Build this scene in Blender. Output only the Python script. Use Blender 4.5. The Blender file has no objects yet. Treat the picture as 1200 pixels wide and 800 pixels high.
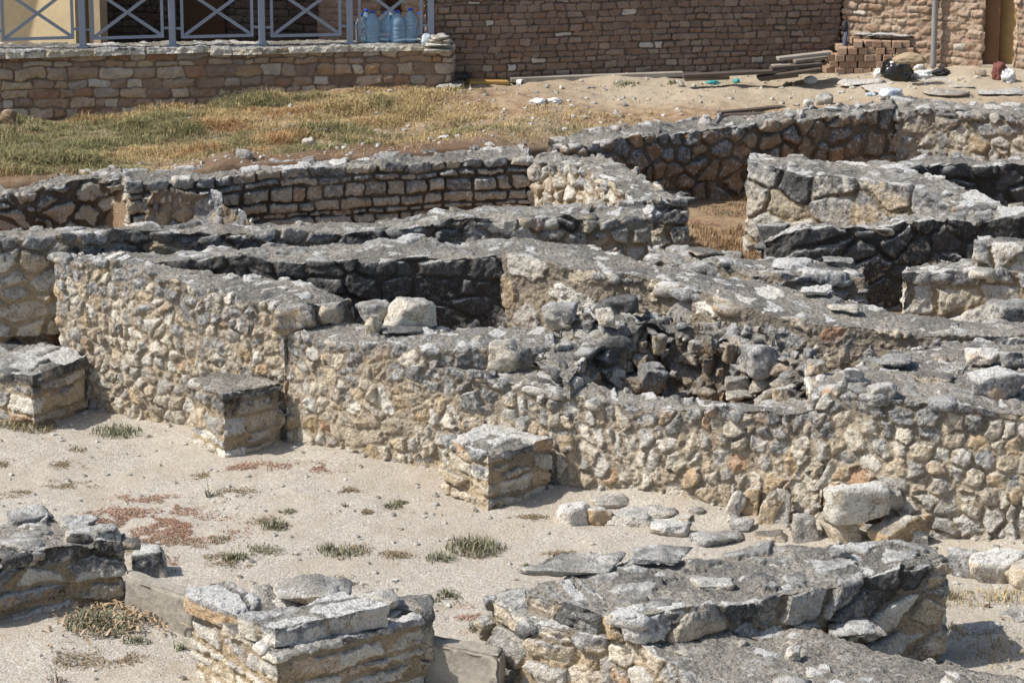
import bpy, bmesh, math, random
import numpy as np
from mathutils import Vector, Matrix, Euler
R = math.radians
scene = bpy.context.scene
C = scene.collection

# ------------------------------------------------------------------ camera
CAM_H, PITCH, FPX = 6.15, 14.0, 3400.0          # eye height, pitch down, focal length for a 1200 px wide picture
cam_d = bpy.data.cameras.new('camera'); cam = bpy.data.objects.new('camera', cam_d); C.objects.link(cam)
cam.location = (0, 0, CAM_H); cam.rotation_euler = (R(90 - PITCH), 0, 0)
cam_d.sensor_width = 36; cam_d.lens = FPX / 1200 * 36; cam_d.clip_start = .5; cam_d.clip_end = 2000
scene.camera = cam
# ------------------------------------------------------------------ light
SUN_EL, SUN_AZ = 50.0, 190.0                     # azimuth of the sun, degrees anticlockwise from +X (sun stands to the left)
world = bpy.data.worlds.new('World'); scene.world = world; world.use_nodes = True
wn = world.node_tree.nodes; wl = world.node_tree.links
sky = wn.new('ShaderNodeTexSky'); sky.sky_type = 'NISHITA'; sky.sun_disc = False
sky.sun_elevation = R(SUN_EL); sky.sun_rotation = R(90 - SUN_AZ)
sky.air_density = 1.0; sky.dust_density = 2.0; sky.ozone_density = 1.0
wl.new(sky.outputs[0], wn['Background'].inputs[0]); wn['Background'].inputs[1].default_value = .12
sd = bpy.data.lights.new('sun', 'SUN'); sd.energy = 4.4; sd.angle = R(.53); sd.color = (1, .965, .905)
so = bpy.data.objects.new('sun', sd); C.objects.link(so)
sv = Vector((math.cos(R(SUN_AZ)) * math.cos(R(SUN_EL)), math.sin(R(SUN_AZ)) * math.cos(R(SUN_EL)), math.sin(R(SUN_EL))))
so.rotation_euler = sv.to_track_quat('Z', 'Y').to_euler(); so.location = (-10, 20, 20)
scene.cycles.max_bounces = 8; scene.cycles.diffuse_bounces = 3; scene.cycles.glossy_bounces = 2
scene.view_settings.view_transform = 'Standard'; scene.view_settings.look = 'None'
scene.view_settings.exposure = 0.35; scene.view_settings.gamma = 1

# ------------------------------------------------------------------ measuring helpers
sp, cp = math.sin(R(PITCH)), math.cos(R(PITCH))
def ray(px, py):
    u, v = (px - 600) / FPX, (400 - py) / FPX
    return np.array([u, v * sp + cp, v * cp - sp])
def P(px, py, z):
    """point of the place at height z seen at a spot of the photograph"""
    d = ray(px, py); t = (z - CAM_H) / d[2]
    return np.array([d[0] * t, d[1] * t, z])
def PY(px, py, Y):
    d = ray(px, py); t = Y / d[1]
    return np.array([d[0] * t, Y, CAM_H + d[2] * t])
def BT(px, yb, yt, z0=0.0):
    """top point of an upright whose foot stands at (px, yb) on height z0 and whose top reaches yt"""
    b = P(px, yb, z0); return np.array([b[0], b[1], PY(px, yt, b[1])[2]])
def S(p):                                         # pixels per metre at a point
    return FPX / (p[1] * cp + (CAM_H - p[2]) * sp)

# ------------------------------------------------------------------ numpy noise
def hsh(ix, iy, iz, seed):
    h = (ix.astype(np.int64) * 374761393 + iy.astype(np.int64) * 668265263 + iz.astype(np.int64) * 2147483647 + seed * 974711) & 0xFFFFFFFF
    h = ((h ^ (h >> 13)) * 1274126177) & 0xFFFFFFFF
    h = ((h ^ (h >> 16)) * 2246822519) & 0xFFFFFFFF
    return (h ^ (h >> 15)) & 0xFFFFFFFF
def u01(h, k=0):
    h = ((h + k * 2654435761) * 3266489917) & 0xFFFFFFFF
    h = ((h ^ (h >> 15)) * 668265263) & 0xFFFFFFFF
    return (((h ^ (h >> 13)) & 0xFFFFFF) / 16777216.0).astype(np.float32)
def vnoise(p, seed=0):
    i = np.floor(p).astype(np.int64); f = (p - i).astype(np.float32); f = f * f * (3 - 2 * f)
    out = np.zeros(len(p), np.float32)
    for dx in (0, 1):
        wx = f[:, 0] if dx else 1 - f[:, 0]
        for dy in (0, 1):
            wy = f[:, 1] if dy else 1 - f[:, 1]
            for dz in (0, 1):
                wz = f[:, 2] if dz else 1 - f[:, 2]
                out += wx * wy * wz * u01(hsh(i[:, 0] + dx, i[:, 1] + dy, i[:, 2] + dz, seed))
    return out * 2 - 1
def fbm(p, seed=0, oct=3, gain=.5):
    out = np.zeros(len(p), np.float32); a = 1.0
    for k in range(oct):
        out += a * vnoise(p * (2.03 ** k), seed + 17 * k); a *= gain
    return out
def sstep(a, b, x):
    t = np.clip((x - a) / (b - a), 0, 1); return t * t * (3 - 2 * t)
def worley(p, seed, jit, drop, wamp, ky=1.0):
    """p[:,0] along, p[:,1] down, p[:,2] across (cell units). bonded rows: every other row shifted by half a stone"""
    n = len(p); ip = np.floor(p).astype(np.int64)
    F1 = np.full(n, 1e9, np.float32); F2 = np.full(n, 1e9, np.float32)
    S1 = np.zeros((n, 3), np.float32); S2 = np.zeros((n, 3), np.float32); ID = np.zeros(n, np.int64)
    pf = p.astype(np.float32)
    for dy in (-1, 0, 1):
        for dz in (-1, 0, 1):
            for dx in (-2, -1, 0, 1):
                cx, cy, cz = ip[:, 0] + dx, ip[:, 1] + dy, ip[:, 2] + dz
                h = hsh(cx, cy, cz, seed)
                s = np.empty((n, 3), np.float32)
                s[:, 0] = cx + .5 + (u01(h, 1) - .5) * jit[0] + .5 * (cy & 1)
                s[:, 1] = cy + .5 + (u01(h, 2) - .5) * jit[1]
                s[:, 2] = cz + .5 + (u01(h, 3) - .5) * jit[2]
                d = (((pf - s) * np.array([1, ky, 1], np.float32)) ** 2).sum(1) - wamp * u01(h, 4) + np.where(u01(h, 5) < drop, 50, 0)
                m1 = d < F1
                m2 = (~m1) & (d < F2)
                F2 = np.where(m1, F1, np.where(m2, d, F2))
                S2 = np.where(m1[:, None], S1, np.where(m2[:, None], s, S2))
                F1 = np.where(m1, d, F1); S1 = np.where(m1[:, None], s, S1); ID = np.where(m1, h, ID)
    dS = S2 - S1; dK = dS * np.array([1, ky * ky, 1], np.float32)
    e = (F2 - F1) / (2 * np.sqrt((dK ** 2).sum(1)) + 1e-6)
    return e, ID, pf - S1

def coursed(p, seed, jit, drop, size):
    """stones laid in rows: every row has its own joints"""
    q = p.copy(); y = q[:, 1]; r0 = np.floor(y).astype(np.int64); z0 = np.floor(q[:, 2]).astype(np.int64); o = r0 * 0
    # rows of unequal height
    b0 = r0 + (u01(hsh(r0, o, o, seed), 1) - .5) * jit[1]; b1 = r0 + 1 + (u01(hsh(r0 + 1, o, o, seed), 1) - .5) * jit[1]
    row = np.where(y < b0, r0 - 1, np.where(y > b1, r0 + 1, r0))
    lo = row + (u01(hsh(row, o, o, seed), 1) - .5) * jit[1]; hi = row + 1 + (u01(hsh(row + 1, o, o, seed), 1) - .5) * jit[1]
    x = q[:, 0] + .5 * (row & 1) + .35 * u01(hsh(row, z0, o, seed), 2); i0 = np.floor(x).astype(np.int64); n = len(x)
    F1 = np.full(n, 1e9); F2 = np.full(n, 1e9); S1 = np.zeros(n); ID = np.zeros(n, np.int64)
    for dx in (-2, -1, 0, 1, 2):
        c = i0 + dx; h = hsh(c, row, z0, seed); sx = c + .5 + (u01(h, 1) - .5) * jit[0]; d = np.abs(x - sx) + np.where(u01(h, 5) < drop, 50, 0)
        m1 = d < F1; m2 = (~m1) & (d < F2); F2 = np.where(m1, F1, np.where(m2, d, F2)); F1 = np.where(m1, d, F1); S1 = np.where(m1, sx, S1); ID = np.where(m1, h, ID)
    ex = (F2 - F1) / 2 * size[0]; ey = np.minimum(y - lo, hi - y) * size[1]; rr = .3 * size[1]
    e = np.minimum(ex, ey); k = np.maximum(rr - ex, 0) ** 2 + np.maximum(rr - ey, 0) ** 2
    e = np.where((ex < rr) & (ey < rr), rr - np.sqrt(k), e)
    dl = np.stack([x - S1, y - (lo + hi) / 2, q[:, 2] - z0 - .5], 1).astype(np.float32)
    return (e / min(size[0], size[1])).astype(np.float32), ID, dl

# ------------------------------------------------------------------ object helpers
def mesh_np(name, V, Q, mats, smooth=True, attrs=None, parent=None, midx=None, tri=False, tris=None):
    me = bpy.data.meshes.new(name)
    V = np.asarray(V, np.float32); Q = np.asarray(Q, np.int32); k = Q.shape[1]
    me.vertices.add(len(V)); me.vertices.foreach_set('co', V.ravel())
    T3 = np.zeros((0, 3), np.int32) if tris is None else np.asarray(tris, np.int32)
    tot = np.r_[np.full(len(Q), k, np.int32), np.full(len(T3), 3, np.int32)].astype(np.int32); nl = int(tot.sum())
    me.loops.add(nl); me.loops.foreach_set('vertex_index', np.r_[Q.ravel(), T3.ravel()].astype(np.int32))
    me.polygons.add(len(tot)); me.polygons.foreach_set('loop_start', np.r_[0, np.cumsum(tot)[:-1]].astype(np.int32))
    me.polygons.foreach_set('loop_total', tot)
    me.polygons.foreach_set('use_smooth', np.full(len(tot), smooth))
    if not isinstance(mats, (list, tuple)): mats = [mats]
    for m in mats: me.materials.append(m)
    if midx is not None: me.polygons.foreach_set('material_index', np.asarray(midx, np.int32))
    for an, av in (attrs or {}).items():
        a = me.attributes.new(an, 'FLOAT_COLOR', 'POINT'); a.data.foreach_set('color', np.asarray(av, np.float32).ravel())
    me.update(); me.validate()
    o = bpy.data.objects.new(name, me); C.objects.link(o)
    if parent: o.parent = parent
    return o
def tag(o, label=None, cat=None, group=None, kind=None):
    if label: o['label'] = label
    if cat: o['category'] = cat
    if group: o['group'] = group
    if kind: o['kind'] = kind
    return o
def empty(name, loc, label, cat, group=None, rz=0):
    o = bpy.data.objects.new(name, None); o.empty_display_size = .1; C.objects.link(o)
    o.location = [float(x) for x in loc]; o.rotation_euler = (0, 0, rz)
    return tag(o, label, cat, group)
def obj_bm(name, bm, mat, parent=None, smooth=False):
    me = bpy.data.meshes.new(name); bmesh.ops.recalc_face_normals(bm, faces=bm.faces); bm.to_mesh(me); bm.free()
    for m in (mat if isinstance(mat, (list, tuple)) else [mat]): me.materials.append(m)
    for p in me.polygons: p.use_smooth = smooth
    o = bpy.data.objects.new(name, me); C.objects.link(o)
    if parent: o.parent = parent
    return o
def add_box(bm, c, d, rot=None, bev=0.0):
    g = bmesh.ops.create_cube(bm, size=1)
    vs = g['verts']; M = Matrix.Translation(Vector([float(x) for x in c])) @ ((rot or Matrix()).to_4x4() if rot is not None else Matrix()) @ Matrix.Diagonal((*[float(x) for x in d], 1))
    bmesh.ops.transform(bm, matrix=M, verts=vs)
    if bev:
        es = list({e for v in vs for e in v.link_edges})
        bmesh.ops.bevel(bm, geom=es, offset=bev, segments=2, affect='EDGES', profile=.6)
def add_bar(bm, a, b, w, h, bev=0):
    a, b = Vector([float(x) for x in a]), Vector([float(x) for x in b]); d = b - a
    q = d.to_track_quat('Y', 'Z').to_matrix()
    add_box(bm, (a + b) / 2, (w, d.length, h), q, bev)
def add_lathe(bm, prof, seg=20, loc=(0, 0, 0)):
    rings = []
    for r, z in prof:
        rings.append([bm.verts.new((loc[0] + r * math.cos(2 * math.pi * k / seg), loc[1] + r * math.sin(2 * math.pi * k / seg), loc[2] + z)) for k in range(seg)])
    for a, b in zip(rings[:-1], rings[1:]):
        for k in range(seg): bm.faces.new((a[k], a[(k + 1) % seg], b[(k + 1) % seg], b[k]))
    bm.faces.new(rings[0][::-1]); bm.faces.new(rings[-1])

# ------------------------------------------------------------------ materials
class NT:
    def __init__(s, name):
        s.m = bpy.data.materials.new(name); s.m.use_nodes = True; s.t = s.m.node_tree; s.n = s.t.nodes; s.l = s.t.links
        s.b = s.n['Principled BSDF']; s.b.inputs['Roughness'].default_value = .9
        s.b.inputs['Specular IOR Level'].default_value = .25
        s.tc = s.n.new('ShaderNodeNewGeometry'); s.pos = s.tc.outputs['Position']
    def add(s, typ, **kw):
        x = s.n.new(typ)
        for k, v in kw.items(): setattr(x, k, v)
        return x
    def put(s, inp, v):
        if hasattr(v, 'is_output') or isinstance(v, bpy.types.NodeSocket): s.l.new(v, inp)
        else: inp.default_value = v
    def noise(s, scale, detail=4, rough=.55, vec=None, out=0, dist=0):
        x = s.add('ShaderNodeTexNoise'); x.inputs['Scale'].default_value = scale; x.inputs['Detail'].default_value = detail
        x.inputs['Roughness'].default_value = rough; x.inputs['Distortion'].default_value = dist
        s.l.new(vec or s.pos, x.inputs['Vector']); return x.outputs[out]
    def vor(s, scale, feat='F1', vec=None, out=0):
        x = s.add('ShaderNodeTexVoronoi', feature=feat); x.inputs['Scale'].default_value = scale
        s.l.new(vec or s.pos, x.inputs['Vector']); return x.outputs[out]
    def ramp(s, fac, stops, interp='LINEAR'):
        x = s.add('ShaderNodeValToRGB'); x.color_ramp.interpolation = interp; e = x.color_ramp.elements
        while len(e) < len(stops): e.new(.5)
        for i, (p, c) in enumerate(stops):
            e[i].position = p; e[i].color = (*c, 1) if len(c) == 3 else c
        s.put(x.inputs[0], fac); return x.outputs[0]
    def mix(s, fac, a, b, mode='MIX'):
        x = s.add('ShaderNodeMix', data_type='RGBA', blend_type=mode); s.put(x.inputs[0], fac)
        for inp, v in ((x.inputs[6], a), (x.inputs[7], b)):
            if isinstance(v, tuple): v = (*v, 1) if len(v) == 3 else v
            s.put(inp, v)
        return x.outputs[2]
    def math(s, op, a, b=0.0, c=0.0, clamp=False):
        x = s.add('ShaderNodeMath', operation=op, use_clamp=clamp)
        for i, v in enumerate((a, b, c)): s.put(x.inputs[i], v)
        return x.outputs[0]
    def mr(s, v, a, b, c=0.0, d=1.0):
        x = s.add('ShaderNodeMapRange'); x.clamp = True
        s.put(x.inputs[0], v)
        for i, q in enumerate((a, b, c, d)): x.inputs[i + 1].default_value = q
        return x.outputs[0]
    def attr(s, name):
        x = s.add('ShaderNodeAttribute', attribute_name=name); y = s.add('ShaderNodeSeparateColor'); s.l.new(x.outputs['Color'], y.inputs[0])
        return y.outputs[0], y.outputs[1], y.outputs[2], x.outputs['Alpha'], x.outputs['Color']
    def bump(s, h, dist, strength=1.0, prev=None):
        x = s.add('ShaderNodeBump'); x.inputs['Distance'].default_value = dist; x.inputs['Strength'].default_value = strength
        s.l.new(h, x.inputs['Height'])
        if prev: s.l.new(prev, x.inputs['Normal'])
        return x.outputs[0]
    def fin(s, col, bump=None, rough=None):
        s.put(s.b.inputs['Base Color'], (*col, 1) if isinstance(col, tuple) and len(col) == 3 else col)
        if bump: s.l.new(bump, s.b.inputs['Normal'])
        if rough is not None: s.put(s.b.inputs['Roughness'], rough)
        return s.m

def wall_mat(name, lichen, black, stones=None, mortar=((.40, .305, .19), (.53, .43, .295)), bleach=.8):
    """limestone rubble: colour per stone, grey and black lichen crust on the upper courses, sandy mortar"""
    t = NT(name); st, r1, r2, ht, _ = t.attr('sc'); sub1 = lambda x: t.math('SUBTRACT', x, .5); mul = lambda x, k: t.math('MULTIPLY', x, k); add = lambda x, y: t.math('ADD', x, y)
    stones = stones or [(0, (.62, .51, .35)), (.14, (.50, .44, .35)), (.28, (.75, .69, .57)), (.42, (.48, .36, .22)), (.55, (.66, .62, .55)), (.68, (.33, .315, .29)), (.8, (.80, .76, .67)), (.92, (.60, .46, .29)), (1, (.44, .26, .17))]
    base = t.ramp(r1, stones)
    nA = t.noise(8, 4, .65); nB = t.noise(36, 4, .72); nC = t.noise(2.0, 3, .55); nD = t.noise(125, 2, .6); nE = t.noise(19, 3, .6, dist=.6); pit = t.noise(62, 3, .75)
    base = t.mix(t.mr(nE, .54, .66, 0, .55), base, (.78, .73, .63)); base = t.mix(t.mr(nA, .52, .68, 0, .6), base, (.40, .28, .155))
    base = t.mix(t.mr(nB, .57, .68, 0, .65), base, (.17, .145, .115))
    top3 = t.mr(ht, .45, 1.0, 0.0, 1.0)
    # grey weathered skin, strongest in the upper courses
    gl = add(mul(top3, .85), add(mul(sub1(nA), 1.3), add(mul(sub1(r2), .9), mul(sub1(nC), .6))))
    gm = t.mr(gl, .72 - lichen, .98 - lichen)
    grey = t.ramp(nB, [(.32, (.045, .045, .046)), (.43, (.14, .142, .146)), (.52, (.27, .272, .272)), (.61, (.42, .418, .408)), (.70, (.64, .63, .61))])
    grey = t.mix(t.mr(r1, .15, .9, 0, .5), grey, (.25, .255, .265)); grey = t.mix(t.mr(nE, .53, .62, 0, .7), grey, (.62, .61, .59))
    col = t.mix(mul(gm, .92), base, grey)
    bl = add(mul(top3, .7), add(mul(sub1(nC), 1.5), add(mul(sub1(nE), 1.2), mul(sub1(r2), .6))))
    bm_ = t.mr(bl, .92 - black, 1.14 - black)
    blk = t.ramp(nD, [(.34, (.026, .025, .024)), (.5, (.066, .064, .06)), (.66, (.19, .185, .175))])
    blk = t.mix(t.mr(r2, .35, 1, 0, .6), blk, (.17, .166, .16)); blk = t.mix(t.mr(nE, .55, .62, 0, .5), blk, (.22, .215, .205))
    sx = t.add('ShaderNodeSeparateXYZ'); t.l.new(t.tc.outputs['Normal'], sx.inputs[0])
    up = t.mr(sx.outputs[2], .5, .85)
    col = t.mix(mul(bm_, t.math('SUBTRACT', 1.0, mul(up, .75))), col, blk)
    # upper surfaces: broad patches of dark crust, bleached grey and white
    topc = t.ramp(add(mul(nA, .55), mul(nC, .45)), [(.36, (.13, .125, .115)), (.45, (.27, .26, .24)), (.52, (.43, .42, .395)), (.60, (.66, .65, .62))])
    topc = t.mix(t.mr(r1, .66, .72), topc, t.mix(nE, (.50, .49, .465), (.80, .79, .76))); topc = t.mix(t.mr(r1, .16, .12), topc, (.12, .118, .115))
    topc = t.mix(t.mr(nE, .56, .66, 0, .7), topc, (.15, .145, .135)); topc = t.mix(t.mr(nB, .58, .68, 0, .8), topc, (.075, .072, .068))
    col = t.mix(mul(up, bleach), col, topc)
    mc = t.mix(t.mr(nB, .35, .65), mortar[0], mortar[1]); mc = t.mix(t.mr(nA, .5, .64, 0, .5), mc, (.28, .22, .15))
    mc = t.mix(mul(t.mr(add(top3, nC), .85 - black * .5, 1.35 - black * .5), .6), mc, (.17, .155, .135)); mc = t.mix(mul(bm_, .9), mc, (.055, .051, .047))
    mtop = t.mix(t.mr(nB, .38, .62), (.20, .182, .155), (.41, .38, .33)); mtop = t.mix(t.mr(nC, .42, .6, 0, .75), mtop, (.14, .134, .124)); mtop = t.mix(t.mr(nA, .56, .66, 0, .7), mtop, (.47, .45, .41)); mtop = t.mix(t.mr(pit, .55, .62, 0, .6), mtop, (.09, .08, .068))
    mc = t.mix(up, mc, mtop)
    col = t.mix(t.mr(st, .25, .7), mc, col)
    ck = t.add('ShaderNodeTexVoronoi', feature='DISTANCE_TO_EDGE'); ck.inputs['Scale'].default_value = 11
    wv = t.add('ShaderNodeVectorMath', operation='MULTIPLY_ADD'); wn_ = t.add('ShaderNodeTexNoise'); wn_.inputs['Scale'].default_value = 9; wn_.inputs['Detail'].default_value = 2; t.l.new(t.pos, wn_.inputs['Vector'])
    t.l.new(wn_.outputs['Color'], wv.inputs[0]); wv.inputs[1].default_value = (.16, .16, .16); t.l.new(t.pos, wv.inputs[2]); t.l.new(wv.outputs[0], ck.inputs['Vector'])
    crack = mul(t.mr(ck.outputs[0], .012, .035, 1, 0), t.mr(nA, .46, .56))
    col = t.mix(mul(crack, mul(st, .65)), col, (.20, .18, .16), 'MULTIPLY')
    col = t.mix(t.mr(pit, .56, .62, 0, .6), col, (.30, .275, .245), 'MULTIPLY'); col = t.mix(t.mr(nD, .42, .68, 0, .45), col, (.60, .55, .47), 'MULTIPLY')
    h = add(mul(nE, .6), add(mul(nB, .9), add(mul(pit, .6), mul(nD, .3))))
    return t.fin(col, t.bump(h, .022, 1.0))
MW = {}
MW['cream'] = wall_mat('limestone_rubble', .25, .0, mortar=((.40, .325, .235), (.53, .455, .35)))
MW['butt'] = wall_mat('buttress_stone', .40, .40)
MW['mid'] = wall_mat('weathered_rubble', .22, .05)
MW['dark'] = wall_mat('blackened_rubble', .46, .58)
MW['black'] = wall_mat('shade_black_rubble', .55, .72)  # lichen black deepened in colour, standing in for shade on the left wall
MW['shade_crust'] = wall_mat('shade_crusted_rubble', .6, 1.0)  # black lichen crust plus painted shade for the recess and the shaded walls
MW['rubble'] = wall_mat('shaded_tumbled_rubble', .30, .30, bleach=.45, stones=[(0, (.30, .26, .20)), (.3, (.21, .19, .165)), (.5, (.36, .27, .17)), (.7, (.15, .14, .13)), (.85, (.44, .40, .33)), (1, (.33, .18, .10))], mortar=((.14, .11, .08), (.22, .175, .13)))  # stones and mortar darkened in colour to carry the shade of the pit
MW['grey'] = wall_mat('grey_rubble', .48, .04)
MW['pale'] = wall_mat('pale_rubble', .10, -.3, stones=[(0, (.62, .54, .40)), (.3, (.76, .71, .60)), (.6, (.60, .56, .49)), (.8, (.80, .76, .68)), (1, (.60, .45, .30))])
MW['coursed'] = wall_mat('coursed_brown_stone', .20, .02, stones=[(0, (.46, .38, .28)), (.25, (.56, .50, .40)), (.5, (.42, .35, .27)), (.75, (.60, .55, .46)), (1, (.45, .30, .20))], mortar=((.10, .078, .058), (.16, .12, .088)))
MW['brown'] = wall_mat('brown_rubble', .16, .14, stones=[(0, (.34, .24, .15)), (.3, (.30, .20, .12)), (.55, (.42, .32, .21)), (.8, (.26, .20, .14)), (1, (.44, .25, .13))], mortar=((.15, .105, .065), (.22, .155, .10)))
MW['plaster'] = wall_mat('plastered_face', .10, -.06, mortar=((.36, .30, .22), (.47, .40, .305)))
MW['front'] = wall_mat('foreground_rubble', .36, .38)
def brick_mat(name, ramp, mortar):
    t = NT(name); st, r1, r2, ht, _ = t.attr('sc')
    n1 = t.noise(5, 5, .6); n2 = t.noise(45, 4, .7); n4 = t.noise(140, 3)
    c = t.ramp(r1, ramp, 'EASE'); c = t.mix(t.mr(n2, .35, .75, 0, .45), c, (.30, .20, .13)); c = t.mix(t.mr(n1, .5, .75, 0, .5), c, (.13, .09, .06))
    c = t.mix(t.mr(r2, .968, .974), c, t.mix(n2, (.38, .34, .28), (.55, .50, .43)))
    m = t.mix(t.mr(n2, .3, .7), mortar, tuple(x * .7 for x in mortar))
    c = t.mix(t.mr(st, .25, .7), m, c)
    b = t.bump(n2, .008, .7); b = t.bump(n4, .003, .8, b)
    return t.fin(c, b)
MW['brick_shade'] = brick_mat('shaded_brick', [(0, (.20, .135, .098)), (.25, (.25, .18, .135)), (.45, (.15, .112, .088)), (.6, (.30, .235, .18)), (.8, (.19, .14, .105)), (1, (.22, .13, .09))], (.12, .09, .07))  # darker copy of the brickwork, shade of these walls put into the colour
MW['brick_sun'] = brick_mat('sunlit_brick', [(0, (.36, .245, .165)), (.3, (.43, .31, .22)), (.55, (.32, .215, .145)), (.8, (.48, .37, .275)), (1, (.34, .20, .13))], (.33, .26, .19))  # lighter copy of the brickwork, sunlight put into the colour
MW['ashlar'] = brick_mat('brown_facing_stone', [(0, (.35, .25, .165)), (.2, (.25, .185, .14)), (.38, (.48, .39, .28)), (.52, (.29, .16, .095)), (.66, (.52, .46, .37)), (.8, (.39, .26, .15)), (.9, (.32, .29, .25)), (1, (.50, .38, .24))], (.22, .155, .105))
def flat_mat(name, col, rough=.6, var=.25, scale=30, metal=0, bump=.002, spec=.4):
    t = NT(name); n = t.noise(scale, 4, .6); n2 = t.noise(scale * .2, 3)
    c = t.mix(t.mr(n, .3, .7, 0, var), col, tuple(x * .55 for x in col)); c = t.mix(t.mr(n2, .45, .75, 0, var), c, tuple(min(1, x * 1.25 + .02) for x in col))
    t.b.inputs['Metallic'].default_value = metal; t.b.inputs['Specular IOR Level'].default_value = spec
    return t.fin(c, t.bump(n, bump, .6), rough)
M_rail = flat_mat('blue_grey_paint', (.27, .30, .36), .45, .2, 40)
M_cream = flat_mat('cream_plaster', (.52, .42, .25), .85, .3, 12, bump=.004)
M_tan = flat_mat('tan_plaster', (.42, .33, .21), .85, .3, 12)
M_conc = flat_mat('old_concrete', (.31, .28, .23), .9, .75, 26, bump=.016)
M_wood = flat_mat('grey_timber', (.20, .165, .125), .8, .6, 22)
M_woodp = flat_mat('pale_timber', (.30, .265, .22), .8, .5, 22)
M_wdark = flat_mat('dark_timber', (.085, .065, .05), .8, .5, 22)
M_yellow = flat_mat('yellow_board', (.45, .27, .08), .6, .3, 18)
M_door = flat_mat('ochre_door_paint', (.34, .225, .09), .55, .45, 14)
M_doorg = flat_mat('faded_panel_paint', (.30, .25, .12), .6, .4, 14)
M_frame = flat_mat('brown_door_frame', (.17, .08, .035), .6, .4, 14)
M_pipe = flat_mat('grey_pipe', (.27, .26, .25), .5, .3, 20)
M_bag = flat_mat('black_plastic', (.008, .008, .009), .22, .2, 30, spec=.7)
M_white = flat_mat('white_cloth', (.62, .61, .58), .8, .25, 20)
M_clear = flat_mat('milky_plastic', (.50, .55, .58), .25, .25, 20, spec=.6)
M_teal = flat_mat('teal_plastic', (.05, .30, .30), .4, .2, 20)
M_sack = flat_mat('tan_sacking', (.33, .25, .155), .9, .35, 40, bump=.006)
M_redcl = flat_mat('brown_cloth', (.17, .06, .045), .85, .3, 30)
M_black = flat_mat('black_rubber', (.018, .018, .02), .6, .3, 30)
M_blue = flat_mat('dark_blue_paint', (.02, .03, .08), .5, .3, 30)
M_cap = flat_mat('blue_bottle_cap', (.02, .07, .42), .4, .1, 20)
M_slab = flat_mat('pale_paving', (.38, .33, .26), .9, .45, 14, bump=.01)
t = NT('bottle_plastic'); t.b.inputs['Transmission Weight'].default_value = .7; t.b.inputs['IOR'].default_value = 1.2
M_bot = t.fin((.52, .74, .92), None, .12)
t = NT('clear_bottle_plastic'); t.b.inputs['Transmission Weight'].default_value = .8; t.b.inputs['IOR'].default_value = 1.2
M_botc = t.fin((.72, .78, .80), None, .12)

# ------------------------------------------------------------------ rocks
_ico = {}
def ico(k):
    if k not in _ico:
        bm = bmesh.new(); bmesh.ops.create_icosphere(bm, subdivisions=k, radius=1)
        v = np.array([x.co[:] for x in bm.verts]); f = np.array([[x.index for x in p.verts] for p in bm.faces]); bm.free(); _ico[k] = (v, f)
    return _ico[k]
def rock_shape(dims, seed, sub, blocky):
    rs = np.random.RandomState(seed); v, f = ico(sub)
    nrn = 8 if blocky >= .7 else 15; nrmls = [rs.normal(size=3) for _ in range(nrn)]; dd = list(rs.uniform(.66, 1.0, nrn) if blocky >= .7 else rs.uniform(.54, .9, nrn))
    for ax in range(3):
        for sg in (-1, 1):
            a = np.zeros(3); a[ax] = sg; a += rs.normal(size=3) * .22; nrmls.append(a); dd.append(rs.uniform(.55, .68) if blocky > .3 else rs.uniform(.65, .9))
    nn = nrm(np.array(nrmls)); dd = np.array(dd); dots = v @ nn.T
    q = np.where(dots > .05, dd[None] / np.maximum(dots, .05), 9)
    r = q.min(1); r2 = -np.log(np.exp(-26 * q).sum(1)) / 26
    p = v * (.9 * r + .1 * r2)[:, None]
    p = p / np.abs(p).max(0)[None] * .5 * np.array(dims)[None]
    sc = max(dims)
    p += nrm(v) * (fbm(p * 2.6 / max(sc, .1) + seed % 977, seed % 977, 3) * .05 * sc - np.abs(fbm(p * 9 / max(sc, .2) + seed % 977, seed % 977 + 5, 3)) * .03 * sc + fbm(p * 30 + seed % 977, seed % 977 + 3, 3) * .006)[:, None]
    h = (p[:, 2] - p[:, 2].min()) / np.ptp(p[:, 2])
    return p, f, h
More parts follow.
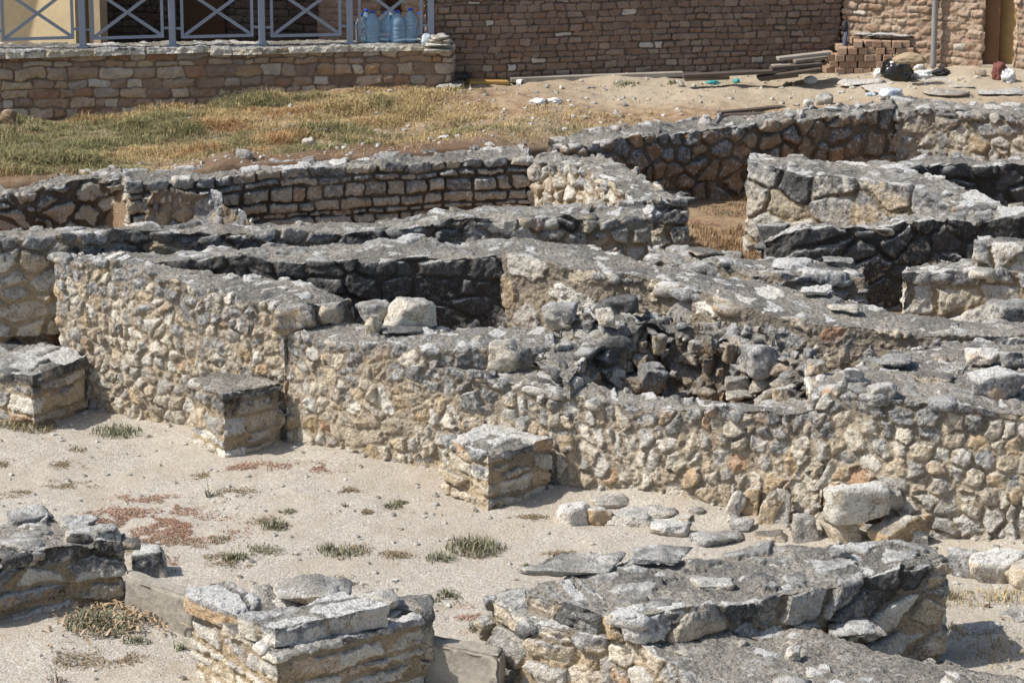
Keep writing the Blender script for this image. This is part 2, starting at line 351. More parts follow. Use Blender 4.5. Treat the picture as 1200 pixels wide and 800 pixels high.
# ------------------------------------------------------------------ lofted masonry
def nrm(a): return a / (np.linalg.norm(a, axis=-1, keepdims=True) + 1e-9)
def resample(pts, s, q): return np.stack([np.interp(q, s, pts[:, k]) for k in range(pts.shape[1])], 1)
SEED = [10]
def masonry(name, F, B, z0, mat, size=(.2, .15, .22), jit=(.8, .7, .4), drop=.15, wamp=.2, res=.0115, gap=.012, rnd=.03, depth=.028,
            off=.02, tilt=.22, crest=.05, cover=.35, warp=.16, fine=1.0, crestn=2.6, topn=3.2, parent=None, z0b=None, batter=.0, taper=None, ky=1.0, soft=.028):
    """one ruined wall: its front top line F, its back top line B, its foot at height z0; faces and top are worked stone by stone"""
    SEED[0] += 1; seed = SEED[0] * 7
    F = np.array(F, float); B = np.array(B, float)
    mid = (F + B) / 2; s = np.r_[0, np.cumsum(np.linalg.norm(np.diff(np.r_[mid][:, :2], axis=0), axis=1))]
    sF = np.r_[0, np.cumsum(np.linalg.norm(np.diff(F[:, :2], axis=0), axis=1))]
    L = max(sF[-1], s[-1]); par = (sF / max(sF[-1], 1e-6) if sF[-1] >= s[-1] else s / s[-1])
    na = max(4, int(L / res) + 1); q = np.linspace(0, 1, na)
    Fq, Bq = resample(F, par, q), resample(B, par, q)
    # soften the kinks a little
    k = max(1, int(.06 / res)); ker = np.ones(2 * k + 1) / (2 * k + 1)
    def smooth(a):
        return np.stack([np.convolve(np.pad(a[:, i], k, 'reflect', reflect_type='odd'), ker, 'valid') for i in range(a.shape[1])], 1)
    Fq, Bq = smooth(Fq), smooth(Bq)
    tang = nrm(np.gradient(Fq[:, :2], axis=0)); Nf = np.stack([tang[:, 1], -tang[:, 0]], 1)
    inward = (Bq - Fq)[:, :2]
    if (Nf * inward).sum() > 0: Nf = -Nf
    tb = nrm(np.gradient(Bq[:, :2], axis=0)); Nb = np.stack([tb[:, 1], -tb[:, 0]], 1)
    if (Nb * inward).sum() < 0: Nb = -Nb
    W = np.linalg.norm(inward, axis=1); z0b = z0 if z0b is None else z0b
    Hf = Fq[:, 2] - z0; Hb = Bq[:, 2] - z0b
    nh = max(3, int(max(Hf.max(), .05) / res) + 1); nc = max(3, int(W.max() / res) + 1); nb = max(3, int(max(Hb.max(), .05) / (res * 2.5)) + 1)
    aa = q * L
    def pack(pos, a, c, h, H, df, dt, db, d0, d1, kk):
        return dict(pos=pos.reshape(-1, 3), a=a.ravel(), c=c.ravel(), h=h.ravel(), H=H.ravel(), df=df.ravel(), dt=dt.ravel(), db=db.ravel(), d0=d0.ravel(), d1=d1.ravel(), k=kk.ravel())
    parts, faces, base = [], [], 0
    def grid_faces(n, m, flip=False):
        i = np.arange(n - 1)[:, None] * m + np.arange(m - 1)[None, :]
        f = np.stack([i, i + m, i + m + 1, i + 1], -1).reshape(-1, 4)
        return f[:, ::-1] if flip else f
    # loft: front up, top over, back down
    tf = np.linspace(0, 1, nh); tc = np.linspace(0, 1, nc)[1:]; tb_ = np.linspace(1, 0, nb)[1:]
    fb = Fq.copy(); fb[:, 2] = z0; fb[:, :2] += Nf * batter; bb = Bq.copy(); bb[:, 2] = z0b
    pf = fb[:, None] * (1 - tf[None, :, None]) + Fq[:, None] * tf[None, :, None]
    pt = Fq[:, None] * (1 - tc[None, :, None]) + Bq[:, None] * tc[None, :, None]
    pb = bb[:, None] * (1 - tb_[None, :, None]) + Bq[:, None] * tb_[None, :, None]
    pos = np.concatenate([pf, pt, pb], 1); m = pos.shape[1]
    one = np.ones((1, m)); A = aa[:, None] * one
    Cc = np.concatenate([np.zeros((na, nh)), W[:, None] * tc[None], W[:, None] * np.ones((1, len(tb_)))], 1)
    Hh = np.concatenate([Hf[:, None] * (1 - tf[None]), np.zeros((na, len(tc))), Hb[:, None] * (1 - tb_[None])], 1)
    HH = np.concatenate([Hf[:, None] * np.ones((1, nh)), Hf[:, None] * (1 - tc[None]) + Hb[:, None] * tc[None], Hb[:, None] * np.ones((1, len(tb_)))], 1)
    parts.append(pack(pos, A, Cc, Hh, HH, Cc, Hh, W[:, None] - Cc, A, L - A, np.arange(na)[:, None] * np.ones((1, m), int)))
    faces.append(grid_faces(na, m)); base += na * m
    # the two ends
    for e, ke in ((0, 0), (1, na - 1)):
        tcc = np.linspace(0, 1, nc)
        top = Fq[ke][None] * (1 - tcc[:, None]) + Bq[ke][None] * tcc[:, None]
        bot = fb[ke][None] * (1 - tcc[:, None]) + bb[ke][None] * tcc[:, None]
        p = bot[:, None] * (1 - tf[None, :, None]) + top[:, None] * tf[None, :, None]
        cc = W[ke] * tcc[:, None] * np.ones((1, nh)); Hs = (Hf[ke] * (1 - tcc) + Hb[ke] * tcc)[:, None] * np.ones((1, nh)); hh = Hs * (1 - tf[None])
        a_ = np.full_like(cc, aa[ke])
        parts.append(pack(p, a_, cc, hh, Hs, cc, hh, W[ke] - cc, a_, L - a_, np.full(cc.shape, ke)))
        faces.append(grid_faces(nc, nh, flip=(e == 1)) + base); base += nc * nh
    D = {k_: np.concatenate([p[k_] for p in parts]) for k_ in parts[0]}
    kk = D['k'].astype(int); n = len(kk)
    N0 = -nrm((Fq[min(3, na - 1)] - Fq[0] + Bq[min(3, na - 1)] - Bq[0])[:2]); N1 = nrm((Fq[-1] - Fq[-min(4, na)] + Bq[-1] - Bq[-min(4, na)])[:2])
    # at the ends the face normal is square to the end line itself
    e0 = nrm((Bq[0] - Fq[0])[:2]); c0 = np.array([e0[1], -e0[0]]); N0 = c0 if c0 @ N0 > 0 else -c0
    e1 = nrm((Bq[-1] - Fq[-1])[:2]); c1 = np.array([e1[1], -e1[0]]); N1 = c1 if c1 @ N1 > 0 else -c1
    w = soft
    wf, wt, wb, w0, w1 = [np.clip(1 - D[x] / w, 0, 1)[:, None] for x in ('df', 'dt', 'db', 'd0', 'd1')]
    z1 = np.zeros((n, 1))
    Nn = wf * np.c_[Nf[kk], z1] + wb * np.c_[Nb[kk], z1] + w0 * np.r_[N0, 0][None] + w1 * np.r_[N1, 0][None] + wt * np.array([0, 0, 1.0])[None]
    sumw = (wf + wt + wb + w0 + w1)[:, 0]
    Nn = nrm(Nn)
    pos = D['pos']; P3 = np.stack([D['a'], D['h'], D['c']], 1)
    sc_ = np.array([size[0], size[1], size[2]])
    wp = np.stack([fbm(P3 / (sc_ * 1.1), seed + 1, 2), fbm(P3 / (sc_ * 1.1) + 9, seed + 2, 2), fbm(P3 / (sc_ * 1.1) + 5, seed + 3, 2)], 1)
    cell = P3 / sc_ + (.75 * np.stack([fbm(P3 / (sc_ * 4), seed + 21, 1), .35 * fbm(P3 / (sc_ * 4) + 7, seed + 22, 1), np.zeros(n)], 1) if ky <= 1 and size[0] < .3 else 0) + np.array([seed % 50, .28, .5]) + wp * warp
    e, ID, dl = coursed(cell, seed, jit, drop, size) if ky > 1 else worley(cell, seed, jit, drop, wamp)
    em = e * min(size[0], size[1])
    r1, r2, r3, r4, r5 = [u01(ID, 10 + i) for i in range(5)]
    istop = np.clip(1 - D['dt'] / .03, 0, 1) * np.clip(np.minimum.reduce([D['df'], D['db'], D['d0'], D['d1']]) / .06, 0, 1)
    nlow = fbm(pos * 1.7, seed + 5, 3); nm = fbm(pos * 9, seed + 6, 3); nf = fbm(pos * 34, seed + 7, 3, .7)
    nj = fbm(pos * 26, seed + 13, 2)
    g = gap * (1 + .5 * nm + .6 * nj) + istop * .010
    stone = sstep(g, g + rnd * (.18 + .5 * r4 * r4), em)
    if cover > 0: stone = stone * (1 - istop * sstep(-.15, .25, nlow + nm * .8 + (cover - .5) * 2) * (1 - sstep(.75, .95, r5)))
    flat = 1 - .45 * istop
    tl = (dl[:, 0] * size[0] * (r1 - .5) * 2 + dl[:, 1] * size[1] * (r2 - .5) * 2 + dl[:, 2] * size[2] * (r3 - .5) * 2) * tilt * 2
    hs = (r5 - .35) * off * 1.2 + np.clip(tl * .45, -.022, .022) + .008 * sstep(0, .05, em - g)
    rid = 1 - np.abs(fbm(pos * 13 + r1[:, None] * 20, seed + 11, 2)) * 1.4
    k2 = np.floor(fbm(pos * 7 + r2[:, None] * 31, seed + 12, 2) * 3.2) / 3.2
    chip = np.abs(nm) * .008 + .009 * (1 - rid) + .010 * k2
    ds = (hs - chip) * flat + nf * .0052 * fine
    dm = -depth * (.75 + .6 * nm + .45 * nlow) * (1 - .45 * istop) + nf * .007 * fine
    disp = dm * (1 - stone) + ds * stone
    # ragged crest and rounded arrises
    disp -= np.clip(sumw - 1, 0, 1) * (.008 + .016 * nm)
    ht = np.clip(1 - D['h'] / np.maximum(D['H'], .05), 0, 1)
    edge = np.clip(1 - D['dt'] / .3, 0, 1)
    V = pos + Nn * disp[:, None]
    V[:, 2] += crest * .65 * fbm(np.c_[pos[:, :2] * 2.3, np.zeros(n)], seed + 8, 3) * ht
    V[:, :2] += Nn[:, :2] * (fbm(pos * 1.1, seed + 9, 2) * .03 * np.clip(1 - istop, 0, 1))[:, None]
    att = np.stack([stone, r3, r4, np.clip(ht, 0, 1)], 1)
    Fc = np.concatenate(faces); tris = None
    if crestn > 0 and size[0] < .45 and size[1] > .1:
        rg = np.random.RandomState(seed); RV, RT, RA = [], [], []; vo = len(V); ncr = int(L * crestn); ntp = int(L * W.mean() * topn * 2)
        for ii in range(ncr + ntp):
            kq = rg.randint(0, na); fp, bp = Fq[kq], Bq[kq]; wq = max(W[kq], .05); iw = (bp - fp) / wq
            if ii < ncr: dw = rg.uniform(.06, .11); dm_ = np.array([rg.uniform(.14, .34), rg.uniform(.14, .24), rg.uniform(.09, .16)]); lift = rg.uniform(-.012, .014)
            else: dw = rg.uniform(.1, max(.12, wq - .08)); dm_ = np.array([rg.uniform(.12, .34), rg.uniform(.1, .24), rg.uniform(.07, .10)]); lift = rg.uniform(-.012, .006)
            dm_[:2] *= min(1.0, wq / .35)
            v_, f_, h_ = rock_shape(dm_, rg.randint(1e6), 2, .55)
            ang = math.atan2(tang[kq, 1], tang[kq, 0]) + rg.uniform(-.35, .35) * (1 if ii < ncr else 4); cs, sn = math.cos(ang), math.sin(ang)
            v_ = np.c_[v_[:, 0] * cs - v_[:, 1] * sn, v_[:, 0] * sn + v_[:, 1] * cs, v_[:, 2]]
            ctr = fp + iw * min(dw, wq * .8); dz = crest * .65 * float(fbm(np.array([[ctr[0] * 2.3, ctr[1] * 2.3, 0]]), seed + 8, 3)[0])
            v_ = v_ + ctr + np.array([0, 0, dz + lift - dm_[2] / 2 * .95])
            RV.append(v_); RT.append(f_ + vo); vo += len(v_); RA.append(np.stack([np.ones(len(v_)), np.full(len(v_), rg.rand()), np.full(len(v_), rg.rand()), np.clip(.72 + .25 * h_, 0, 1)], 1))
        if RV: V = np.concatenate([V] + RV); tris = np.concatenate(RT); att = np.concatenate([att] + RA)
    return mesh_np(name, V, Fc, mat if not isinstance(mat, str) else MW[mat], True, {'sc': att}, parent, tris=tris)

# ------------------------------------------------------------------ rocks
def rock(name, base, dims, seed, mat, rz=0, tiltx=0, tilty=0, blocky=.5, label=None, cat='stone', group=None, sub=4, parent=None, ht=None, sink=.28, rand=None):
    """angular stone standing on the point base"""
    rs = np.random.RandomState(seed); p, f, _ = rock_shape(dims, seed, sub, blocky)
    M = np.array(Euler((tiltx, tilty, rz)).to_matrix()); p = p @ M.T
    lo, hi = p[:, 2].min(), p[:, 2].max()
    h = (p[:, 2] - lo) / (hi - lo)
    p[:, 2] -= lo + sink * (hi - lo)
    a = rs.rand() if rand is None else rand
    hv = h * .8 + .2 if ht is None else np.full(len(p), ht) + (h - .5) * .3
    o = mesh_np(name, p, f, MW[mat] if isinstance(mat, str) else mat, True, {'sc': np.stack([np.ones(len(p)), np.full(len(p), a), np.full(len(p), rs.rand()), np.clip(hv, 0, 1)], 1)}, parent)
    o.location = [float(x) for x in base]
    if label: tag(o, label, cat, group)
    return o
def rockpx(name, px, yb, wpx, hpx, z, seed, mat, label, dr=.8, **kw):
    b = P(px, yb, z); s = S(b); w = wpx / s; h = hpx / s
    dep = w * dr; b = b + np.array([0, dep * .35, 0])
    return rock(name, b, (w, dep, max(.05, (h * 1.02 - dep * .12) / (1 - kw.get('sink', .28)))), seed, mat, label=label, **kw)
# ------------------------------------------------------------------ ground
W1base = [(72, 472), (165, 490), (245, 505), (335, 521), (433, 540), (493, 549), (583, 562), (700, 578), (800, 592), (880, 602), (960, 615), (1053, 632), (1157, 643), (1215, 650)]
_l1 = np.array([P(x, y, 0)[:2] for x, y in W1base]); _l1 = np.r_[[[-40, 23.5], [-3.78, 23.5]], _l1 + [0, .22], [[40, _l1[-1, 1] - 1.5]]]
_l2 = np.array([P(x, y, 1.3)[:2] for x, y in [(-40, 206), (100, 200), (150, 208), (400, 190), (600, 175), (690, 160), (800, 146), (930, 135), (1050, 121), (1215, 128)]]); _l2 = np.r_[[[-40, 25]], _l2 + [0, .05], [[40, 25]]]
def gz(X, Y):
    X = np.atleast_1d(np.asarray(X, float)); Y = np.atleast_1d(np.asarray(Y, float)); z0 = np.zeros_like(X)
    y1 = np.interp(X, _l1[:, 0], _l1[:, 1]); y2 = np.interp(X, _l2[:, 0], _l2[:, 1])
    p = np.c_[X, Y, z0]
    court = .03 * fbm(p * .7, 3, 3) + .008 * fbm(p * 5, 4, 2) + .10 * sstep(.5, .0, y1 - .25 - Y) * (.25 + .75 * sstep(-1.0, 1.5, X)) * (.6 + .5 * fbm(p * 1.6, 8, 2))
    mid = .42 + .27 * sstep(y1, y2, Y) + .03 * fbm(p * 1.5, 5, 3)
    left = sstep(-.5, -5.5, X) * sstep(26, 31, Y)
    ter = 1.20 + .10 * sstep(26, 31, Y) - .28 * left + .05 * fbm(p * .9, 6, 3) * sstep(25.6, 26.5, Y) + .018 * fbm(p * 6, 7, 3)
    yb2 = np.interp(X, _l2[:, 0], _l2[:, 1]); ter = ter + .13 * np.exp(-((Y - yb2 - .35) / .8) ** 2) * sstep(-3.4, -2.6, X) * sstep(.6, -.3, X)
    ter = ter + .14 * sstep(3.3, 4.6, X) * sstep(29.4, 30.8, Y)
    ter = ter - .05 * sstep(31.5, 33, Y)
    a = sstep(-.06, .06, Y - y1); b = sstep(-.05, .1, Y - y2)
    far = sstep(40, 60, Y)
    z = court * (1 - a) + a * (mid * (1 - b) + ter * b)
    return z * (1 - far) + 1.2 * far, a, b
def G(px, py):
    z = .6 if py < 480 else 0.0
    if py < 230: z = 1.25
    for _ in range(12):
        p = P(px, py, z); z = .5 * z + .5 * float(gz(p[0], p[1])[0][0])
    return P(px, py, z)
def bare_mask(X, Y):
    y2 = np.interp(X, _l2[:, 0], _l2[:, 1]); n = fbm(np.c_[X, Y, X * 0] * 2.2, 77, 3)
    return np.clip(np.exp(-((X + 1.7) / 1.5) ** 4 - ((Y - y2 - .5 - .35 * n) / .55) ** 2) * 1.2 + .6 * np.exp(-((Y - y2 - .2) / .25) ** 2) * (X < .5), 0, 1)
xs = np.unique(np.r_[np.linspace(-300, -8, 14), np.linspace(-8, -5.2, 20), np.arange(-5.2, 5.3, .035), np.linspace(5.3, 8, 20), np.linspace(8, 300, 14)])
ys = np.unique(np.r_[np.linspace(-60, 10, 8), np.linspace(10, 15.5, 20), np.arange(15.5, 33.5, .04), np.linspace(33.5, 40, 12), np.linspace(40, 600, 14)])
gx, gy = np.meshgrid(xs, ys, indexing='ij'); z, a_, b_ = gz(gx.ravel(), gy.ravel())
i = np.arange(len(xs) - 1)[:, None] * len(ys) + np.arange(len(ys) - 1)[None]
Q = np.stack([i, i + len(ys), i + len(ys) + 1, i + 1], -1).reshape(-1, 4)
t = NT('ground'); g0, g1, g2, _, _ = t.attr('gm')
n1 = t.noise(1.1, 4, .55); n2 = t.noise(90, 3, .7); n3 = t.noise(8, 5, .6); v1 = t.vor(70); v1c = t.vor(70, out=1); n4 = t.noise(260, 2, .6)
sv_ = t.add('ShaderNodeSeparateColor'); t.l.new(v1c, sv_.inputs[0])
gravel = t.ramp(sv_.outputs[0], [(0, (.29, .255, .205)), (.35, (.39, .352, .295)), (.7, (.455, .415, .355)), (.93, (.58, .54, .47)), (1, (.15, .125, .095))])
gravel = t.mix(t.mr(n4, .3, .7, 0, .5), gravel, (.36, .32, .265)); gravel = t.mix(t.mr(n1, .46, .64, 0, .55), gravel, (.38, .325, .25))
gravel = t.mix(t.mr(n3, .56, .68, 0, .45), gravel, (.37, .29, .20)); n6 = t.noise(3.2, 5, .6, dist=.5); gravel = t.mix(t.mr(n6, .52, .66, 0, .55), gravel, (.335, .28, .21)); gravel = t.mix(t.mr(n2, .6, .66, 0, .35), gravel, (.62, .58, .52))
dirt = t.mix(t.mr(n3, .35, .65), (.20, .125, .07), (.33, .235, .14)); dirt = t.mix(t.mr(n2, .55, .7, 0, .6), dirt, (.42, .34, .24))
soil = t.mix(t.mr(n3, .36, .62), (.19, .11, .062), (.34, .245, .15)); soil = t.mix(t.mr(n2, .58, .68, 0, .8), soil, (.50, .43, .33)); soil = t.mix(t.mr(n1, .45, .6, 0, .6), soil, (.40, .315, .21))
sand = t.mix(t.mr(n2, .35, .65), (.34, .285, .205), (.46, .395, .30))
px_ = t.add('ShaderNodeSeparateXYZ'); t.l.new(t.pos, px_.inputs[0])
pathm = t.math('MULTIPLY', t.mr(px_.outputs[1], 29.2, 30.2), t.mr(px_.outputs[0], -.3, 1.2))
soil = t.mix(t.math('MULTIPLY', pathm, .85), soil, sand); soil = t.mix(t.math('MULTIPLY', g2, t.mr(n3, .3, .6, .55, 1)), soil, t.mix(t.mr(n2, .4, .65), (.085, .05, .03), (.19, .12, .075)))
col = t.mix(g0, gravel, t.mix(g1, dirt, soil))
hb = t.math('ADD', t.math('MULTIPLY', v1, -.6), n2)
M_ground = t.fin(col, t.bump(hb, .012, .7, t.bump(n3, .03, .5)))
ground = mesh_np('ground', np.c_[gx.ravel(), gy.ravel(), z], Q, M_ground, True, {'gm': np.c_[a_, b_, bare_mask(gx.ravel(), gy.ravel()), z * 0 + 1]})
tag(ground, kind='structure')

def Z(pts, z):                                    # list of (px, py[, z]) -> points
    return [P(p[0], p[1], p[2] if len(p) > 2 else z) for p in pts]
def W(name, label, F, B, z0, mat, cat='ruined wall', group=None, **kw):
    return tag(masonry(name, F, B, z0, mat, **kw), label, cat, group)

# ------------------------------------------------------------------ the long front wall with its buttresses (one thing)
f_a = [BT(72, 472, 297), BT(165, 490, 312), BT(245, 505, 333), BT(335, 521, 362)]
f_b = [BT(335, 521, 386), BT(433, 540, 400), BT(500, 550, 409)]
f_c = [BT(480, 547, 424), BT(530, 555, 431), BT(583, 562, 443), BT(633, 570, 450), BT(700, 578, 467), BT(800, 592, 481), BT(880, 602, 481), BT(962, 615, 478)]
f_d = [BT(950, 613, 472), BT(985, 620, 449), BT(1053, 632, 465), BT(1100, 637, 470), BT(1157, 643, 478), BT(1240, 653, 486)]
rub = dict(size=(.118, .102, .2), jit=(.85, .48, .45), drop=.22, wamp=.32, gap=.011, rnd=.014, depth=.019, off=.018, tilt=.22, warp=.16)
FW = empty('buttressed_wall', P(520, 555, 0), 'long cream rubble wall with square buttresses along the gravel court', 'ruined wall')
def sub(name, *a, label=None, **kw):
    o = masonry(name, *a, parent=FW, **kw); o.matrix_parent_inverse = Matrix.Translation(-FW.location)
    if label: o['label'] = label
    return o
sub('wall_body', f_a, Z([(80, 291), (190, 306), (290, 318), (425, 342)], 1.18)[:1] + [P(190, 309, 1.2), P(290, 320, 1.14), P(418, 344, f_a[3][2] + .02)], -.1, 'cream', size=(.105, .102, .2), **{k: v for k, v in rub.items() if k != 'size'}, res=.009, crest=.05, label='left stretch with a wide flat top')
sub('wall_body', f_b + [P(592, 410, .93), P(668, 401, .95)], [P(345, 376, .95), P(440, 380, .95), P(505, 382, .95), P(600, 385, .95), P(682, 388, .95)], -.1, 'cream', **rub, res=.009, crest=.045, cover=.4)
sub('wall_body', f_c, [P(500, 410, .80), P(545, 416, .80), P(600, 424, .79), P(660, 436, .77), P(700, 446, .76), P(800, 468, .72), P(880, 468, .74), P(962, 464, .82)], -.1, 'cream', **{**rub, 'size': (.105, .122, .2), 'warp': .2, 'tilt': .3}, res=.009, crest=.05, cover=.2)
sub('wall_body', f_d, [P(945, 436, .97), P(1000, 424, 1.0), P(1053, 408, 1.0), P(1100, 402, 1.0), P(1157, 398, 1.0), P(1240, 398, 1.0)], -.1, 'cream', size=(.15, .12, .26), jit=(.8, .5, .4), drop=.15, wamp=.2, res=.009, gap=.010, rnd=.018, depth=.03, off=.018, tilt=.2, crest=.05, cover=.45, warp=.12, label='right stretch of squarer blocks')
def buttress(L, FC, Rr, Bk, z, label, mat='butt', size=(.27, .115, .3), **kw):
    b = sub('buttress', [P(*L, z), P(*FC, z)], [P(*Bk, z), P(*Rr, z)], -.1, mat, size=size, ky=1.6, warp=.22, jit=(.9, .5, .5), drop=.15, wamp=.15, res=.009, gap=.012, rnd=.018, depth=.02, off=.02, tilt=.2, crest=.02, cover=.2, crestn=4, label=label, **kw)
    return b
zb = .08 + CAM_H - P(30, 487, 0)[1] * math.tan(R(14) + math.atan((436 - 400) / FPX))
buttress((-60, 420), (38, 441), (101, 417), (20, 397), zb, 'leftmost buttress, half out of the picture')
zb = .05 + CAM_H - P(263, 527, 0)[1] * math.tan(R(14) + math.atan((460 - 400) / FPX))
buttress((222, 443), (262, 461), (331, 449), (268, 428), zb, 'tall narrow buttress with a dark face')
zb = .05 + CAM_H - P(578, 588, 0)[1] * math.tan(R(14) + math.atan((532 - 400) / FPX))
buttress((519, 512), (572, 532), (645, 513), (588, 490), zb, 'low wide buttress with a sandy top', 'mid')

# ------------------------------------------------------------------ walls of the rooms behind
W('rubble_wall', 'blackened wall at the left edge behind the leftmost buttress', Z([(-45, 304, 1.08), (84, 302, 1.08)], 0), Z([(-45, 287, 1.08), (84, 287, 1.08)], 0), -.05, 'black', size=(.26, .19, .24), jit=(.8, .6, .4), gap=.008, rnd=.035, depth=.02, res=.0115, cover=.55, crest=.05)
W('rubble_wall', 'long blackened wall behind the flat topped stretch, running across the ruins', Z([(120, 306, 1.18), (165, 311, 1.18), (225, 308, 1.21), (290, 301, 1.27), (400, 302, 1.29), (480, 300, 1.28), (594, 297, 1.28)], 0),
  Z([(120, 288, 1.18), (170, 290, 1.18), (225, 289, 1.21), (300, 287), (400, 283), (500, 280), (606, 277)], 1.29), 0, 'shade_crust', size=(.26, .17, .24), jit=(.8, .6, .4), gap=.008, rnd=.035, depth=.022, res=.0115, cover=.55, crest=.06)
W('plastered_wall', 'wall with stained smooth plaster on its near face, right of the dark recess', Z([(590, 297, 1.28), (673, 315, 1.24), (790, 330, 1.2), (870, 360, 1.13), (977, 382, 1.05), (1060, 390, 1.02), (1230, 397, 1.0)], 0),
  Z([(603, 276, 1.28), (690, 287, 1.24), (770, 311, 1.2), (880, 325, 1.13), (985, 350, 1.05), (1060, 370, 1.02), (1230, 376, 1.0)], 0), .3, 'plaster', size=(.2, .16, .22), drop=.55, wamp=.5, gap=.03, rnd=.04, depth=.012, off=.01, tilt=.12, res=.009, cover=.5, crest=.045)
W('cross_wall', 'collapsed dark cross wall dropping into the pit between plastered wall and front wall', Z([(668, 440, .86), (700, 400, .98), (765, 368, 1.12)], 0), Z([(622, 420, .9), (650, 385, 1.0), (693, 350, 1.14)], 0), .3, 'dark', size=(.17, .13, .2), depth=.05, off=.05, tilt=.4, crest=.08, res=.009, cover=.15, rnd=.04)
W('rubble_bank', 'ragged face of packed dark rubble filling the pit below the plastered wall', Z([(664, 376, 1.06), (720, 380, 1.03), (770, 374, 1.03), (820, 384, .98), (870, 396, .93), (960, 428, .9)], 0), Z([(672, 366, 1.08), (724, 368, 1.05), (775, 364, 1.05), (825, 372, 1.0), (875, 386, .95), (962, 420, .92)], 0), .38, 'rubble', cat='rubble bank', size=(.15, .12, .15), depth=.07, off=.07, tilt=.5, crest=.10, res=.009, cover=0, gap=.016, rnd=.03, jit=(.9, .7, .8), batter=.35, crestn=6)
W('rubble_wall', 'low wall with a pale top between the black wall and the back room', Z([(-45, 283, 1.3), (100, 277, 1.3), (150, 271, 1.3), (300, 269, 1.3), (420, 266, 1.3), (480, 266, 1.3), (500, 260, 1.3), (600, 256, 1.3), (690, 254, 1.3)], 0),
  Z([(-45, 268), (100, 266), (190, 261), (300, 258), (420, 256), (480, 252), (510, 247), (600, 241), (694, 238)], 1.3), .5, 'front', size=(.25, .15, .24), gap=.01, depth=.025, res=.0125, cover=.5, crest=.06)
W('wall_stub', 'square stub with a reddish top corner, ending the low pale topped wall', Z([(684, 258, 1.27), (761, 252, 1.29)], 0), Z([(690, 240, 1.29), (764, 240, 1.29)], 0), .55, 'mid', size=(.26, .14, .24), depth=.03, off=.03, res=.0115, crest=.03)
W('coursed_wall', 'back room wall of long flat blackened stones laid in courses', Z([(150, 216), (260, 206), (400, 196), (500, 190), (621, 184)], 1.3), Z([(148, 198), (260, 193), (400, 184), (520, 176), (606, 163)], 1.3), .5, 'coursed', z0b=.9, size=(.21, .1, .22), jit=(.9, .6, .4), ky=1.7, drop=.1, wamp=.12, gap=.010, rnd=.018, depth=.04, off=.03, tilt=.2, warp=.15, res=.0115, crest=.03, cover=.55)
W('rubble_wall', 'short thick wall with a sunlit inner face, closing the back room on the right', Z([(620, 184, 1.3), (682, 197, 1.3), (720, 216, 1.28), (746, 234, 1.25)], 0), Z([(600, 160, 1.32), (668, 166, 1.32), (738, 192, 1.3), (772, 217, 1.28), (809, 235, 1.25)][1:], 0), .5, 'pale', size=(.13, .12, .2), res=.0115, depth=.035, cover=.45, tilt=.35)
W('wall_end', 'dark squared end of the thick wall beside the grassy passage', Z([(744, 236, 1.24), (807, 236, 1.24)], 0), Z([(752, 226, 1.25), (806, 224, 1.25)], 0), .55, 'dark', size=(.25, .16, .2), res=.0115, crest=.02, cover=.3)
W('rubble_wall', 'low crumbling wall at the left edge below the grass bank', Z([(-45, 232, 1.2), (28, 226, 1.2), (60, 216, 1.24), (110, 207, 1.27), (143, 203, 1.3)], 0), Z([(-45, 222, 1.22), (35, 214, 1.24), (66, 205, 1.26), (110, 197, 1.29), (143, 193, 1.31)], 0), .55, 'coursed', size=(.2, .12, .22), gap=.016, depth=.05, off=.04, res=.0115, crest=.07, cover=.3, z0b=.9)
W('rubble_stump', 'pale sloping stump of masonry standing in the corner of the back room', Z([(173, 256, .98), (240, 262, .94), (298, 266, .93)], 0), Z([(173, 221, 1.27), (252, 220, 1.25), (296, 258, .98)], 0), .55, 'pale', cat='masonry stump', size=(.22, .12, .16), depth=.05, off=.06, tilt=.4, crest=.06, res=.0115, cover=0, topn=30, crestn=9)
W('rubble_wall', 'far wall of dark brown stones in the shade, along the foot of the terrace', Z([(664, 169), (740, 158), (800, 151), (927, 140), (1052, 126)], 1.4), Z([(640, 158), (720, 147), (800, 139), (930, 128), (1046, 114)], 1.4), .55, 'brown', z0b=1.0, size=(.21, .16, .24), jit=(.85, .6, .4), depth=.04, off=.035, tilt=.3, res=.0115, cover=.5, gap=.014)
W('rubble_wall', 'sunlit far wall at the upper right edge of the ruins', Z([(1050, 126), (1130, 130), (1240, 138)], 1.4), Z([(1045, 113), (1130, 117), (1240, 122)], 1.4), .55, 'cream', z0b=1.0, size=(.19, .14, .22), res=.0115, cover=.4, depth=.035)
W('block_wall', 'wall with big squared grey blocks at its left end, right of the passage', Z([(875, 192, 1.42), (935, 198, 1.42), (975, 205, 1.4), (1040, 215, 1.38), (1100, 228, 1.34), (1150, 247, 1.28)], 0), Z([(880, 183, 1.43), (955, 185, 1.43), (1035, 189, 1.42), (1090, 204, 1.38), (1140, 224, 1.34), (1178, 242, 1.28)], 0), .5, 'front', size=(.36, .26, .3), jit=(.7, .4, .4), depth=.028, off=.02, tilt=.15, res=.0115, cover=.5, gap=.010, rnd=.045)
W('rubble_wall', 'short blackened wall at the right edge, behind the squared blocks', Z([(1052, 197, 1.4), (1130, 193, 1.37), (1240, 190, 1.37)], 0), Z([(1046, 187, 1.41), (1130, 183, 1.37), (1240, 180, 1.37)], 0), .5, 'shade_crust', size=(.26, .17, .22), res=.0125, cover=.5)
